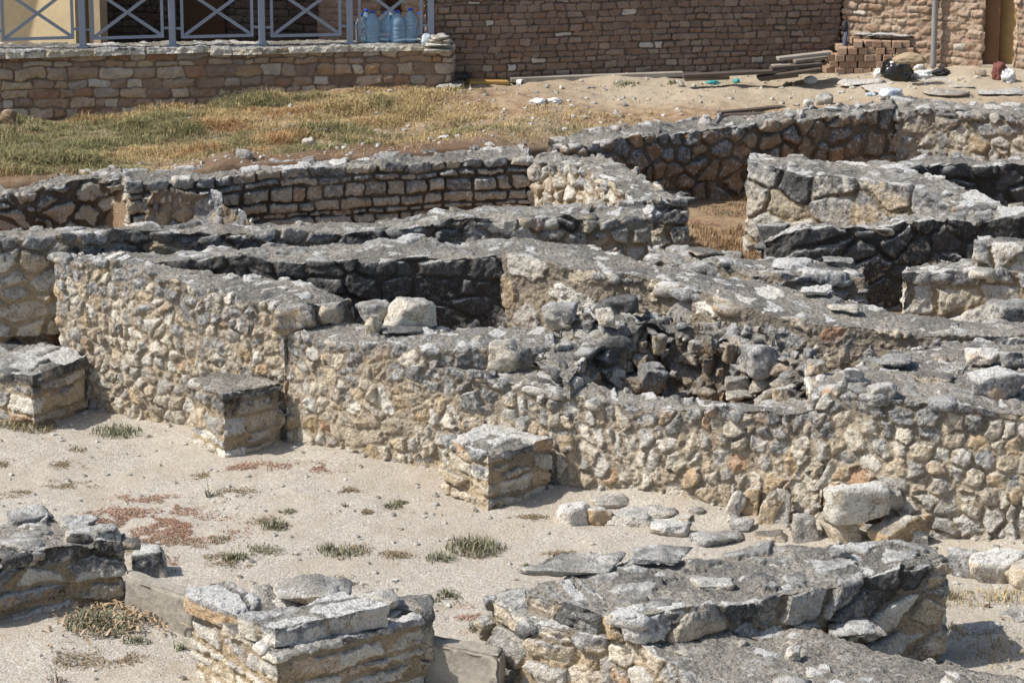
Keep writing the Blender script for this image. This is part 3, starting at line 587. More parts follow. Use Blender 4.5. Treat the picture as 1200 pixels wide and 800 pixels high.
W('rubble_wall', 'blackened long wall right of centre with a ragged top, ending in a low step', Z([(893, 284, 1.12), (930, 268, 1.26), (1000, 266, 1.25), (1100, 261, 1.26), (1240, 258, 1.27)], 0), Z([(890, 273, 1.12), (938, 258, 1.26), (1000, 256, 1.25), (1100, 250, 1.26), (1240, 246, 1.27)], 0), .3, 'shade_crust', size=(.27, .19, .24), res=.0115, cover=.35, depth=.03, crest=.07, off=.03)
W('stepped_wall', 'short wall with large grey capstones and a shaded right end, in front of the passage', Z([(768, 300, 1.1), (850, 315, 1.14), (917, 322, 1.15), (963, 320, 1.15), (1012, 322, 1.14)], 0), Z([(760, 287, 1.1), (830, 288, 1.14), (885, 300, 1.15), (940, 304, 1.15), (1012, 310, 1.14)], 0), .35, 'grey', size=(.32, .15, .28), depth=.03, off=.035, res=.0115, cover=.3, crest=.05)
W('block_wall', 'low sunlit wall of white blocks at the right edge', Z([(1055, 321, 1.1), (1100, 318, 1.12), (1145, 317, 1.14), (1240, 320, 1.14)], 0), Z([(1058, 308, 1.1), (1100, 306, 1.12), (1145, 305, 1.14), (1240, 308, 1.14)], 0), .35, 'pale', size=(.27, .19, .24), jit=(.8, .5, .4), res=.0115, depth=.028, cover=.3)
W('block_wall', 'upper course of pale squared blocks on top of the low white wall', Z([(1142, 287, 1.33), (1240, 291, 1.33)], 0), Z([(1144, 276, 1.33), (1240, 279, 1.33)], 0), .9, 'pale', size=(.24, .24, .3), jit=(.6, .3, .3), res=.0115, depth=.025, cover=.2, crest=.02)

# ------------------------------------------------------------------ foreground
W('rubble_pier', 'low foreground pier of grey weathered slabs at the lower left edge', Z([(-60, 668, .43), (40, 648, .44), (90, 640, .45), (143, 636, .45)], 0), Z([(-60, 605, .42), (40, 608, .42), (100, 612, .42), (150, 622, .4)], 0), -.05, 'dark', cat='stone pier', size=(.34, .14, .3), jit=(.8, .45, .5), drop=.2, depth=.035, off=.04, tilt=.25, res=.0085, cover=.25, crest=.05, rnd=.04)
PIER = empty('capped_pier', P(330, 830, 0), 'square foreground pier of cream stones under thick grey cap slabs', 'stone pier')
def psub(o):
    o.parent = PIER; o.matrix_parent_inverse = Matrix.Translation(-PIER.location); return o
psub(masonry('shaft', Z([(222, 712), (324, 770)], .43), Z([(338, 676), (500, 722)], .43), -.05, 'pale', ky=1.6, size=(.25, .10, .3), jit=(.9, .5, .5), drop=.12, warp=.16, wamp=.15, depth=.022, off=.018, tilt=.2, res=.008, crest=.01, cover=.4, rnd=.022, gap=.014, crestn=0))
psub(masonry('cap_slab', Z([(216, 690), (278, 718)], .54), Z([(258, 678), (306, 700)], .54), .42, 'grey', size=(.5, .4, .5), depth=.02, off=.0, tilt=.1, res=.008, crest=.02, cover=0, rnd=.05, gap=.004))
psub(masonry('cap_slab', Z([(279, 721), (322, 735)], .55), Z([(400, 692), (456, 711)], .55), .43, 'cream', size=(.6, .4, .6), depth=.02, off=.0, tilt=.08, res=.008, crest=.02, cover=0, rnd=.05, gap=.003))
o = rockpx('cap_stone', 362, 708, 112, 26, .45, 41, 'grey', None, dr=.75, rz=.25, blocky=.6, ht=.85); psub(o)
o = rockpx('cap_stone', 440, 716, 56, 26, .46, 42, 'pale', None, dr=.9, rz=.1, blocky=.6, ht=.4); psub(o)
psub(masonry('side_block', Z([(440, 708), (505, 716)], .47), Z([(425, 690), (508, 697)], .47), .0, 'dark', size=(.6, .3, .6), depth=.02, off=.0, tilt=.1, res=.0085, crest=.03, cover=0, rnd=.05, gap=.004))
def curb(name, label, F, B, z0):
    f0, f1, b0, b1 = [np.array(p) for p in (F[0], F[1], B[0], B[1])]; c = (f0 + f1 + b0 + b1) / 4; bm = bmesh.new()
    top = [bm.verts.new(p - c) for p in (f0, f1, b1, b0)]; bot = [bm.verts.new([p[0] - c[0], p[1] - c[1], z0 - c[2]]) for p in (f0, f1, b1, b0)]
    bm.faces.new(top); bm.faces.new(bot[::-1])
    for i in range(4): bm.faces.new((top[i], bot[i], bot[(i + 1) % 4], top[(i + 1) % 4]))
    bmesh.ops.recalc_face_normals(bm, faces=bm.faces); bmesh.ops.bevel(bm, geom=list(bm.edges), offset=.014, segments=2, affect='EDGES')
    bmesh.ops.subdivide_edges(bm, edges=list(bm.edges), cuts=14, use_grid_fill=True)
    P_ = np.array([v.co[:] for v in bm.verts]) + c; bm.normal_update(); d = .012 * fbm(P_ * 6, 5, 3) + .004 * fbm(P_ * 40, 6, 2)
    for v, q in zip(bm.verts, d): v.co += v.normal * float(q)
    o = obj_bm(name, bm, M_conc, None, True); o.location = [float(x) for x in c]; return tag(o, label, 'kerb wall')
curb('concrete_kerb', 'thin concrete kerb between the lower left pier and the capped pier', Z([(146, 676, .26), (226, 700, .26)], 0), Z([(150, 666, .26), (234, 690, .26)], 0), -.05)
curb('concrete_kerb', 'concrete kerb slab running from the capped pier to the foreground wall', Z([(455, 742, .27), (585, 770, .27)], 0), Z([(462, 733, .27), (592, 758, .27)], 0), -.05)
FG = dict(size=(.24, .16, .26), jit=(.85, .6, .5), drop=.2, wamp=.2, depth=.035, off=.035, tilt=.3, res=.0085, rnd=.032)
W('rubble_wall', 'big foreground wall with a dark right end and a broad weathered top', Z([(610, 690, .6), (740, 727, .6), (860, 710, .61), (950, 692, .63), (1020, 670, .65), (1108, 662, .65)], 0), Z([(613, 681, .6), (700, 659, .61), (850, 645, .63), (930, 641, .64), (1030, 638, .66), (1111, 642, .65)], 0), -.05, 'front', **{**FG, 'size': (.25, .15, .27), 'rnd': .022}, crest=.05, cover=.5)
W('rubble_wall', 'low foreground wall in the bottom right corner with a dusty flat top', Z([(570, 699, .5), (640, 729, .48), (740, 750, .46), (800, 788, .42), (870, 850, .4)], 0), Z([(606, 690, .5), (760, 714, .47), (930, 736, .42), (1060, 766, .36), (1260, 805, .3)], 0), -.05, 'mid', **FG, crest=.05, cover=.75)
# ------------------------------------------------------------------ single stones lying on and beside the walls
def onwall(name, px, yb, w, h, z, seed, mat, label, **kw): return rockpx(name, px, yb, w, h, z, seed, mat, label, **kw)
onwall('boulder', 482, 381, 70, 40, .98, 101, 'pale', 'big white boulder with broken facets on the front wall before the dark recess', dr=.7, blocky=.6, ht=.2, rand=.42, sink=.3)
onwall('boulder', 437, 374, 44, 24, .98, 102, 'grey', 'grey boulder squeezed beside the big white boulder', dr=.8, ht=.6)
onwall('stone_block', 346, 378, 54, 30, .98, 103, 'grey', 'squared grey block at the step where the front wall changes height', dr=.9, blocky=.5, ht=.9, rz=-.4, sink=.5)
onwall('stone_block', 388, 376, 34, 24, .98, 104, 'dark', 'dark square stone between the squared grey block and the grey boulder', dr=.8, blocky=.7, ht=.7)
onwall('stone', 437, 390, 22, 22, .96, 105, 'pale', 'small pale stone in front of the big white boulder', dr=.9, ht=.4)
onwall('flat_stone', 470, 392, 60, 10, .95, 106, 'grey', 'thin grey flat stone on top of the front wall, left', dr=.8, ht=.7)
onwall('stone', 548, 422, 34, 26, .84, 107, 'grey', 'light grey cobble at the dark step on top of the front wall', dr=.8, ht=.7)
onwall('stone', 592, 428, 46, 32, .82, 108, 'dark', 'black cobble at the step on top of the front wall', dr=.8, ht=.7)
onwall('flat_stone', 690, 396, 44, 15, .95, 109, 'pale', 'white flat stone on the wall top beside the pit', dr=.9, ht=.4)
onwall('stone_block', 728, 369, 68, 24, 1.08, 110, 'dark', 'black slab lying on top of the collapsed cross wall', dr=.8, blocky=.8, ht=.8)
onwall('boulder', 658, 376, 46, 24, 1.05, 111, 'grey', 'pale topped grey boulder at the upper end of the collapsed cross wall', dr=.9, blocky=.4, ht=.8, sink=.45)
onwall('stone', 711, 378, 26, 20, 1.08, 112, 'pale', 'small white angular stone below the black slab', ht=.3)
onwall('boulder', 889, 438, 44, 38, .76, 113, 'mid', 'upright light grey boulder standing at the right side of the pit', dr=.9, ht=.6, blocky=.75, rand=.6, tilty=.3, rz=.5)
onwall('flat_stone', 866, 456, 36, 20, .62, 114, 'mid', 'flat topped grey stone, the upper of two at the foot of the upright boulder', blocky=.8, dr=.9, ht=.6)
onwall('flat_stone', 867, 467, 32, 9, .58, 115, 'mid', 'thin slab under the flat topped grey stone in the pit', blocky=.8, dr=.9, ht=.5)
onwall('stone_block', 925, 482, 44, 40, .55, 116, 'dark', 'dark squared block in the right corner of the pit', dr=.9, blocky=.9, ht=.55, rz=.3)
onwall('stone', 958, 438, 26, 18, .98, 117, 'dark', 'dark knobbly stone embedded above the pit', ht=.7)
onwall('boulder', 1170, 464, 72, 36, 1.0, 118, 'grey', 'large grey boulder with a hollow below, on the right end of the front wall', dr=.7, ht=.75)
onwall('flat_stone', 1152, 424, 52, 20, 1.02, 119, 'pale', 'long white stone on the right wall top, behind the large grey boulder', dr=.6, ht=.3, rz=-.2)
onwall('stone', 1187, 428, 30, 20, 1.02, 120, 'dark', 'dark rounded stone beside the long white stone at the right edge', ht=.7)
onwall('flat_stone', 1093, 451, 52, 16, 1.0, 121, 'grey', 'grey flat slab left of the large grey boulder', dr=.8, ht=.7)
onwall('flat_stone', 1050, 428, 46, 9, 1.0, 122, 'grey', 'thin grey slab lying behind the other flat slab on the right wall top', dr=.9, ht=.8)
onwall('stone_block', 1035, 470, 40, 24, .96, 123, 'grey', 'grey edge stone with a pale top above the fallen blocks', dr=.9, blocky=.7, ht=.7)
onwall('boulder', 1000, 463, 36, 30, .96, 124, 'grey', 'rounded grey edge stone left of the grey edge stone with a pale top', dr=.8, ht=.75, rz=.5)
onwall('flat_stone', 1120, 438, 40, 12, 1.02, 125, 'pale', 'pinkish white flat stone between the grey slabs on the right', dr=.9, ht=.2)
# tumbled rubble in the pit
rs = random.Random(5); k = 0
for j in range(170):
    px, py = rs.uniform(650, 900), rs.uniform(366, 468)
    f = (py - 366) / 102
    if px < 668 + (0 if f < .2 else 8) : continue
    if py < 400 and px > 700: continue
    w = rs.choice([11, 13, 15, 18, 20, 24, 30, 40]) * rs.uniform(.85, 1.15); k += 1
    if k > 46: break
    pale = rs.random() < .1
    rockpx('rubble_stone', px, py + 8, w, w * rs.uniform(.6, .95), 1.06 - .56 * f, 300 + j, 'grey' if pale else 'rubble', 'dark angular stone tumbled in the pit between the walls', dr=.9, blocky=.75, group='tumbled stones in the pit', sub=4, rz=rs.uniform(0, 3), tiltx=rs.uniform(-.4, .4), ht=rs.uniform(.35, .8), sink=.3)
# fallen blocks below the right stretch
def court(name, px, yb, w, h, seed, mat, label, **kw):
    g = G(px, yb); return rockpx(name, px, yb, w, h, g[2], seed, mat, label, **kw)
onwall('stone_block', 1040, 600, 62, 40, .22, 127, 'cream', 'sandy topped block against the wall behind the tilted dressed block', dr=1.0, blocky=.8, ht=.2)
court('stone_block', 987, 636, 50, 38, 131, 'cream', 'cream squared block carrying the grey capped block', dr=.8, blocky=.9, ht=.1, rand=.1)
onwall('stone_block', 1004, 608, 86, 46, .21, 132, 'mid', 'grey faced flat block lying on the cream squared block', dr=.7, blocky=.8, ht=.6, rz=.1)
court('fallen_block', 1052, 644, 80, 54, 133, 'cream', 'tilted dressed block leaning down to the left at the foot of the wall', dr=.6, blocky=.95, ht=.35, tilty=-.36, rz=.25)
court('stone', 1078, 640, 24, 20, 134, 'mid', 'small stone wedged under the tilted dressed block', ht=.4)
court('stone_block', 943, 634, 44, 34, 135, 'cream', 'low sandy block left of the cream squared block', dr=.9, blocky=.8, ht=.2)
for i, (x, y, w, h, tl, lab) in enumerate([(858, 605, 20, 34, .35, 'narrow cream slab leaning on the wall foot, leftmost of the leaning slabs'), (877, 603, 22, 34, .1, 'upright cream slab set between other leaning slabs'), (900, 613, 24, 44, .3, 'tallest leaning cream slab with a pointed top'), (916, 612, 18, 38, .2, 'thin leaning slab beside the tallest leaning slab'), (906, 590, 18, 18, -.4, 'small white wedge resting above the tallest leaning slab')]):
    if i < 4: court('leaning_slab', x, y, w * 1.3, h * 1.1, 140 + i, 'cream', lab, dr=.4, blocky=.8, ht=.1, tilty=tl, tiltx=-.25)
    else: onwall('stone', x, y, w, h, .2, 140 + i, 'pale', lab, ht=.2, tilty=tl)
for i, (x, y, w, h, m, lab) in enumerate([(672, 614, 54, 27, 'pale', 'white topped boulder at the left end of the stone cluster by the low buttress'), (700, 616, 40, 26, 'grey', 'blue grey boulder second from the left in the stone cluster'), (717, 594, 50, 15, 'pale', 'white flat stone at the back of the stone cluster'), (740, 615, 66, 22, 'pale', 'pale sloping stone in the middle of the cluster'), (768, 609, 58, 20, 'pale', 'pale rounded stone at the right of the cluster'), (785, 628, 50, 18, 'grey', 'low grey slab stepping down from the stone cluster'),
        (845, 638, 70, 16, 'grey', 'long flat grey slab half buried in the gravel'), (800, 612, 30, 10, 'cream', 'small flat cream stone right of the cluster'), (816, 602, 22, 9, 'pale', 'small white stone at the foot of the wall near the cluster'), (868, 622, 34, 14, 'cream', 'cream stone below the leaning slabs'), (905, 634, 40, 12, 'grey', 'flat grey stone below the tallest leaning slab'), (858, 612, 14, 9, 'pale', 'tiny white stone under the leftmost leaning slab'), (836, 632, 12, 6, 'brown', 'reddish brown pebble near the long flat slab'), (925, 610, 50, 18, 'cream', 'wide sandy stone behind the low sandy block'),
        (1133, 676, 54, 34, 'grey', 'grey boulder at the left of the row along the right edge'), (1170, 684, 76, 46, 'mid', 'largest long boulder of the row along the right edge'), (1205, 690, 60, 40, 'grey', 'boulder cut by the right edge of the picture'), (1150, 742, 60, 10, 'mid', 'flat slab lying in the path beside the foreground wall'), (1190, 728, 40, 14, 'grey', 'small grey slab near the right edge of the path'), (1157, 712, 9, 6, 'brown', 'tiny reddish pebble in the straw by the path')]):
    court('boulder' if w > 40 and h > 20 else 'flat_stone' if w > 30 else 'stone', x, y, w, h, 160 + i, m, lab, dr=.8, ht=.55 if m == 'grey' else .3, rz=rs.uniform(-.3, .3))
court('stone_block', 174, 678, 52, 46, 190, 'dark', 'weathered block with a pale top at the right end of the low foreground pier', dr=1.0, blocky=.8, ht=.6, rz=.2)
# slabs on top of the low foreground pier and the big foreground wall
for i, (x, y, w, h, z, m, lab) in enumerate([(85, 622, 62, 16, .42, 'grey', 'pale grey slab on the back of the lower left pier'), (30, 612, 60, 18, .42, 'grey', 'blue grey slab on the left of the lower left pier'), (46, 626, 24, 12, .44, 'pale', 'small white stone on the lower left pier'), (105, 640, 66, 26, .40, 'dark', 'dark slab on the right front edge of the lower left pier'), (20, 654, 64, 26, .40, 'dark', 'dark rounded slab on the left front edge of the lower left pier'),
        (838, 690, 52, 9, .6, 'pale', 'thin white slab in the middle of the big foreground wall'), (925, 726, 58, 54, .38, 'dark', 'large black block where the broad top breaks off'), (880, 735, 42, 34, .36, 'dark', 'black wedge left of the large black block'), (790, 722, 100, 20, .5, 'dark', 'long low dark slab at the front of the big foreground wall'), (1020, 700, 44, 46, .42, 'mid', 'upright ridge stone in the dark face of the big foreground wall'), (970, 690, 60, 36, .46, 'dark', 'dark sloping stone right of the large black block'),
        (1075, 670, 78, 36, .48, 'grey', 'huge grey corner block at the right end of the big foreground wall'), (740, 718, 50, 26, .46, 'grey', 'grey squared edge stone of the low foreground wall'), (690, 728, 52, 26, .46, 'grey', 'pale grey edge stone on the left face of the foreground wall'), (605, 714, 70, 24, .46, 'grey', 'blue grey corner slab at the left tip of the foreground wall'), (660, 722, 22, 30, .44, 'pale', 'banded rounded cobble set on edge in the foreground wall'), (930, 770, 20, 14, .42, 'pale', 'loose white stone on the dusty flat top'), (870, 756, 10, 6, .43, 'pale', 'small white chip on the dusty flat top'), (942, 735, 44, 10, .42, 'grey', 'flat grey stone under the large black block'), (680, 672, 130, 14, .6, 'grey', 'long thin grey slab on the back edge of the big foreground wall'), (775, 658, 90, 10, .62, 'grey', 'thin grey slab at the back middle of the big foreground wall'), (985, 655, 26, 14, .64, 'grey', 'small grey stone beside the upright ridge stone'), (1000, 745, 90, 9, .38, 'grey', 'flat slab at the foot of the dark face of the foreground wall')]):
    rockpx('flat_stone' if h < 22 else 'stone_block', x, y, w, h, z, 210 + i, m, lab, dr=.8, blocky=.75, ht=.75 if m in ('grey', 'dark') else .3, rz=rs.uniform(-.25, .25), sink=.42, rand=rs.uniform(.25, .68))
# pale capstones on other crests
for i, (x, y, w, h, z, m, lab) in enumerate([(828, 300, 52, 12, 1.12, 'grey', 'flat capstone at the left of the stepped wall'), (935, 318, 62, 16, 1.12, 'grey', 'large flat capstone in the middle of the stepped wall'), (985, 314, 40, 14, 1.12, 'dark', 'dark capstone at the right end of the stepped wall'), (907, 284, 40, 26, 1.0, 'dark', 'black boulder at the left end of the blackened long wall'), (960, 345, 46, 12, 1.1, 'grey', 'flat grey stone on the plastered wall below the stepped wall'), (990, 365, 40, 8, 1.06, 'pale', 'thin white stone on the plastered wall top'), (1190, 248, 22, 14, 1.27, 'grey', 'small grey block on the blackened long wall at the right edge'), (905, 250, 60, 32, 1.0, 'grey', None), (1185, 384, 60, 34, .9, 'mid', 'big pale boulder in front of the low white wall'), (295, 206, 1, 1, 1.3, 'pale', None)]):
    if lab: rockpx('cap_stone', x, y, w, h, z, 260 + i, m, lab, dr=.8, blocky=.75, ht=.75 if m != 'pale' else .3, rz=rs.uniform(-.2, .2), sink=.2)

# ------------------------------------------------------------------ terrace: retaining wall, railing, house, brick building
rF = [BT(-45, 143, 64, 1.05), BT(250, 122, 60, 1.15), BT(529, 101, 57, 1.28)]
rF = [np.array(p) for p in rF]; rB = [p + np.array([.05, .45, 0]) for p in rF]
RW = empty('retaining_wall', rF[1] - [0, 0, .6], 'brown faced stone retaining wall with a thin pale coping, below the blue railing', 'retaining wall')
def inside(o, root, label=None):
    o.parent = root; o.matrix_parent_inverse = (Matrix.Translation(root.location)).inverted()
    if label: o['label'] = label
    return o
bpy.context.view_layer.update()
inside(masonry('wall_face', rF, rB, .85, 'ashlar', size=(.18, .10, .3), jit=(1.0, .75, .3), drop=.14, wamp=.1, gap=.006, rnd=.012, depth=.014, off=.014, tilt=.1, crest=.01, cover=0, res=.0115, warp=.2, ky=1.9), RW)
cF = [p + np.array([0, -.03, .045]) for p in rF]; cB = [p + np.array([0, .03, .045]) for p in rB]
inside(masonry('coping', cF, cB, 1.6, 'pale', size=(.55, .4, .6), jit=(.7, .2, .3), drop=.1, gap=.004, rnd=.01, depth=.015, off=.012, tilt=.05, crest=.02, cover=.5, res=.0125, soft=.02), RW) if False else None
cop = masonry('coping', cF, cB, 0, 'pale', size=(.55, .4, .6), jit=(.7, .2, .3), drop=.1, gap=.004, rnd=.01, depth=.015, off=.012, tilt=.05, crest=.012, cover=.5, res=.0125, soft=.02) if False else None
def thin_slab(name, F, B, th, mat, **kw):
    o = masonry(name, [p - np.array([0, 0, 0]) for p in F], B, min(p[2] for p in F) - th, mat, **kw); return o
for (p0, p1, q0, q1) in ((cF[0], cF[1], cB[0], cB[1]), (cF[1], cF[2], cB[1], cB[2])):
    inside(thin_slab('coping', [p0, p1], [q0, q1], .055, 'pale', size=(.5, .4, .6), jit=(.7, .2, .3), drop=.1, gap=.004, rnd=.01, depth=.012, off=.010, tilt=.05, crest=.010, cover=.5, res=.012, soft=.02), RW)
def rail_pt(px):
    Xs = [p[0] for p in cF]; 
    for _ in range(6):
        Y = np.interp(((px - 600) / FPX) * 31, Xs, [p[1] for p in cF]) + .2
    X = (px - 600) / FPX * (Y * cp + (CAM_H - 1.9) * sp)
    return np.array([X, Y, np.interp(X, Xs, [p[2] for p in cF]) - .01])
posts = [rail_pt(x) for x in (-8, 97, 202, 307, 410, 505)]
RL = empty('metal_railing', posts[2], 'blue grey metal railing with crossed braces on the retaining wall', 'railing')
up = np.array([0, 0, 1.0])
for p in posts:
    bm = bmesh.new(); add_box(bm, p + up * .5, (.07, .07, 1.0), bev=.006); add_box(bm, p + up * .008, (.12, .12, .016)); inside(obj_bm('post', bm, M_rail), RL)
bm = bmesh.new(); add_bar(bm, posts[0] + up * 1.02, posts[-1] + up * 1.02, .07, .04, .006); inside(obj_bm('top_rail', bm, M_rail), RL)
for a, b in zip(posts[:-1], posts[1:]):
    d = nrm(b - a); a1, b1 = a + d * .105, b - d * .105; a1[2] = b1[2] = (a[2] + b[2]) / 2
    bm = bmesh.new(); z0, z1 = .10, .62
    add_bar(bm, a1 + up * z0, b1 + up * z0, .03, .03); add_bar(bm, a1 + up * z1, b1 + up * z1, .03, .03)
    for e in (a1, b1): add_box(bm, e + up * (z0 + z1) / 2, (.03, .03, z1 - z0 + .03))
    for e0, e1 in ((a, a1), (b, b1)):
        for zz in (.19, .53): add_bar(bm, e0 + up * zz, e1 + up * zz, .022, .026)
    add_bar(bm, a1 + up * z0, b1 + up * z1, .012, .034); add_bar(bm, a1 + up * z1 + [0, .013, 0], b1 + up * z0 + [0, .013, 0], .012, .034)
    pn = inside(obj_bm('panel', bm, M_rail), RL)
    bm = bmesh.new(); add_box(bm, (a1 + b1) / 2 + up * (z0 + z1) / 2 - np.array([0, .016, 0]), (.06, .02, .06), Euler((0, R(45), 0)).to_matrix(), .004)
    o = obj_bm('brace_plate', bm, M_clear); o.parent = pn; o.matrix_parent_inverse = Matrix.Translation(RL.location).inverted()
# house behind the railing
HZ = 1.74
H = empty('porch_house', PY(250, 50, 33.0) * [1, 1, 0] + [0, 0, HZ], 'house with a cream wall and a dark open porch behind the blue railing', 'house')
def XY(px, Y): return (px - 600) / FPX * (Y * cp + (CAM_H - 2) * sp)
def quadwall(name, p0, p1, th, z0, z1, mat, root, bev=0):
    p0, p1 = np.array([*p0, 0.]), np.array([*p1, 0.]); d = nrm(p1 - p0); n = np.array([-d[1], d[0], 0]); c = (p0 + p1) / 2 + n * th / 2; c[2] = (z0 + z1) / 2
    bm = bmesh.new(); add_box(bm, c, (np.linalg.norm(p1 - p0), th, z1 - z0), Euler((0, 0, math.atan2(d[1], d[0]))).to_matrix(), bev)
    return inside(obj_bm(name, bm, mat), root)
quadwall('cream_wall', (XY(-160, 32.6), 32.6), (XY(88, 31.2), 31.2), .3, HZ - .6, 4.6, M_cream, H)
quadwall('pillar', (XY(104, 31.25), 31.25), (XY(117, 31.2), 31.2), .16, HZ - .6, 4.6, M_tan, H)
bk = dict(size=(.20, .085, .3), jit=(.55, .25, .3), drop=.05, wamp=.03, gap=.005, rnd=.010, depth=.014, off=.018, tilt=.1, crest=0, cover=0, warp=.13, res=.012, ky=2.6)
inside(masonry('back_wall', [np.array([XY(60, 34), 34, 4.2]), np.array([XY(395, 33.4), 33.4, 4.2])], [np.array([XY(60, 34), 34.3, 4.2]), np.array([XY(395, 33.4), 33.7, 4.2])], HZ - .5, 'brick_shade', **bk), H); quadwall('side_wall', (XY(88, 31.5), 31.5), (XY(75, 34), 34.0), .1, HZ - .6, 4.4, M_tan, H)
bm = bmesh.new(); add_box(bm, (XY(238, 33.6), 33.58, HZ + .7), (.5, .1, 2.6), bev=.01); dr_ = inside(obj_bm('door', bm, M_frame), H)
bm = bmesh.new(); add_box(bm, (XY(225, 33.57), 33.52, HZ + .35), (.03, .05, .12), bev=.008); o = obj_bm('handle', bm, M_black); o.parent = dr_; o.matrix_parent_inverse = Matrix.Translation(H.location).inverted()
inside(masonry('brick_pier', [np.array([XY(372, 32.5), 32.5, 4.2]), np.array([XY(447, 32.05), 32.05, 4.2])], [np.array([XY(377, 32.8), 32.8, 4.2]), np.array([XY(452, 32.4), 32.4, 4.2])], HZ - .5, 'brick_sun', **bk), H)
inside(masonry('brick_pier', [np.array([XY(473, 31.9), 31.9, 4.2]), np.array([XY(520, 31.6), 31.6, 4.2])], [np.array([XY(478, 32.2), 32.2, 4.2]), np.array([XY(524, 31.95), 31.95, 4.2])], HZ - .5, 'brick_sun', **bk), H)
bm = bmesh.new(); add_box(bm, (XY(460, 32.3), 32.4, HZ + .9), (.42, .06, 2.9), bev=.01); inside(obj_bm('wooden_door', bm, M_frame), H)
bm = bmesh.new(); add_box(bm, (XY(200, 32.6), 32.9, 4.5), (9.0, 3.6, .2)); inside(obj_bm('shade_roof', bm, M_tan), H)  # unseen roof slab, added to keep the porch recess in shade
bm = bmesh.new(); add_box(bm, (XY(508, 31) - 4.2, 32.6, HZ - .95), (8.4, 3.4, .64)); inside(obj_bm('porch_floor', bm, M_conc), H)
# brick building
BB = empty('brick_building', PY(980, 84, 31.9), 'brick building with a shaded wall and a sunlit wing with an ochre door', 'building')
A0, A1 = P(498, 99, 1.28), P(983, 83, 1.28); A2 = PY(1152, 80, 31.15)
def vz(p, z): return np.array([p[0], p[1], z])
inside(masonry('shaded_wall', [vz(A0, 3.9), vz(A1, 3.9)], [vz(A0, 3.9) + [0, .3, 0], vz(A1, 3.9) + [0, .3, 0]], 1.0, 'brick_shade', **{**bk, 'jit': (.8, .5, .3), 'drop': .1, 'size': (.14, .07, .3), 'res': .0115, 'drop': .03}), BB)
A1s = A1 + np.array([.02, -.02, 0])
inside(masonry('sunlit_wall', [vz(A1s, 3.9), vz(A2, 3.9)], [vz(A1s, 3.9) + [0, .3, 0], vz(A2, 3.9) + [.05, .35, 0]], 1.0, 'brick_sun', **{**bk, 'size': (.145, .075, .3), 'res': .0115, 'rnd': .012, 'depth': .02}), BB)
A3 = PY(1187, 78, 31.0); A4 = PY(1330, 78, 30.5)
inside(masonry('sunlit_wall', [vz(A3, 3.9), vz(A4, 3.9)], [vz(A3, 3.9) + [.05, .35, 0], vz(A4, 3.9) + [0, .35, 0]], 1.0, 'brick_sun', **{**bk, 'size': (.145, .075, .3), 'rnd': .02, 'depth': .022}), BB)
quadwall('door_frame', (A2[0] + .01, A2[1] + .08), (A2[0] + .17, A2[1] + .04), .12, 1.2, 3.6, M_frame, BB)
dd_ = quadwall('door', (A2[0] + .16, A2[1] + .17), (A3[0] + .12, A3[1] + .16), .05, 1.45, 3.6, M_door, BB)
for zc, hh in ((1.78, .42), (2.45, .7)):
    o = quadwall('door_panel', (A2[0] + .22, A2[1] + .155), (A3[0] + .02, A3[1] + .15), .02, zc - hh / 2, zc + hh / 2, M_doorg, BB); o.parent = dd_; o.matrix_parent_inverse = Matrix.Translation(BB.location).inverted()
quadwall('door_sill', (A2[0] - .02, A2[1] + .0), (A3[0] + .02, A3[1] + .0), .3, 1.2, 1.46, M_slab, BB)
pp = A1 + (A2 - A1) * .665 + np.array([-.02, -.07, 0]); bm = bmesh.new(); add_lathe(bm, [(.032, 1.40), (.036, 1.42), (.032, 1.5), (.032, 2.4), (.037, 2.42), (.037, 2.48), (.032, 2.5), (.032, 3.8)], 14, (pp[0], pp[1], 0)); inside(obj_bm('drainpipe', bm, M_pipe, smooth=True), BB)

# ------------------------------------------------------------------ things on the terrace
def bottle(px, h, r, mat, label, dy=0.0):
    p = rail_pt(px); p[1] += .02 + dy; p[2] += .015
    b = empty('water_bottle', p, label, 'bottle', 'plastic water bottles behind the railing')
    pr = [(r * .85, 0), (r, .012)]
    z = .03
    while z < h * .6: pr += [(r, z), (r * .95, z + .006), (r, z + .012)]; z += .045
    pr += [(r, h * .64), (r * .8, h * .76), (r * .45, h * .86), (.022, h * .9), (.022, h * .95)]
    bm = bmesh.new(); add_lathe(bm, pr, 24); o = obj_bm('body', bm, mat, b, True)
    bm = bmesh.new(); add_lathe(bm, [(.026, h * .93), (.027, h * .94), (.027, h * .985), (.022, h)], 18); obj_bm('cap', bm, M_cap, b)
    return b
for x, h, r, m, dy, lab in [(423, .30, .062, M_botc, .05, 'clear bottle with a dark blue cap, leftmost of the bottles'), (437, .335, .078, M_bot, 0, 'wide pale blue bottle next to the leftmost clear bottle'), (453, .325, .072, M_bot, .04, 'blue bottle below the crossing of the braces'), (466, .34, .078, M_bot, -.02, 'wide blue bottle with a ring handle, in the middle of the bottles'), (481, .36, .072, M_bot, .0, 'tallest and deepest blue bottle, second from the right'), (459, .35, .06, M_bot, .10, 'blue bottle standing behind the front row of bottles'), (429, .34, .062, M_bot, .11, 'pale blue bottle half hidden behind the leftmost clear bottle'), (492, .31, .045, M_botc, .03, 'slim clear bottle, rightmost of the bottles beside the end post')]:
    b = bottle(x, h, r, m, lab, dy)
    if 'ring handle' in lab:
        bm = bmesh.new()
        for k in range(16):
            a0, a1 = 2 * math.pi * k / 16, 2 * math.pi * (k + 1) / 16
            add_bar(bm, (.04 * math.cos(a0), 0, .30 + .018 * math.sin(a0)), (.04 * math.cos(a1), 0, .30 + .018 * math.sin(a1)), .008, .008)
        obj_bm('handle', bm, M_botc, b)
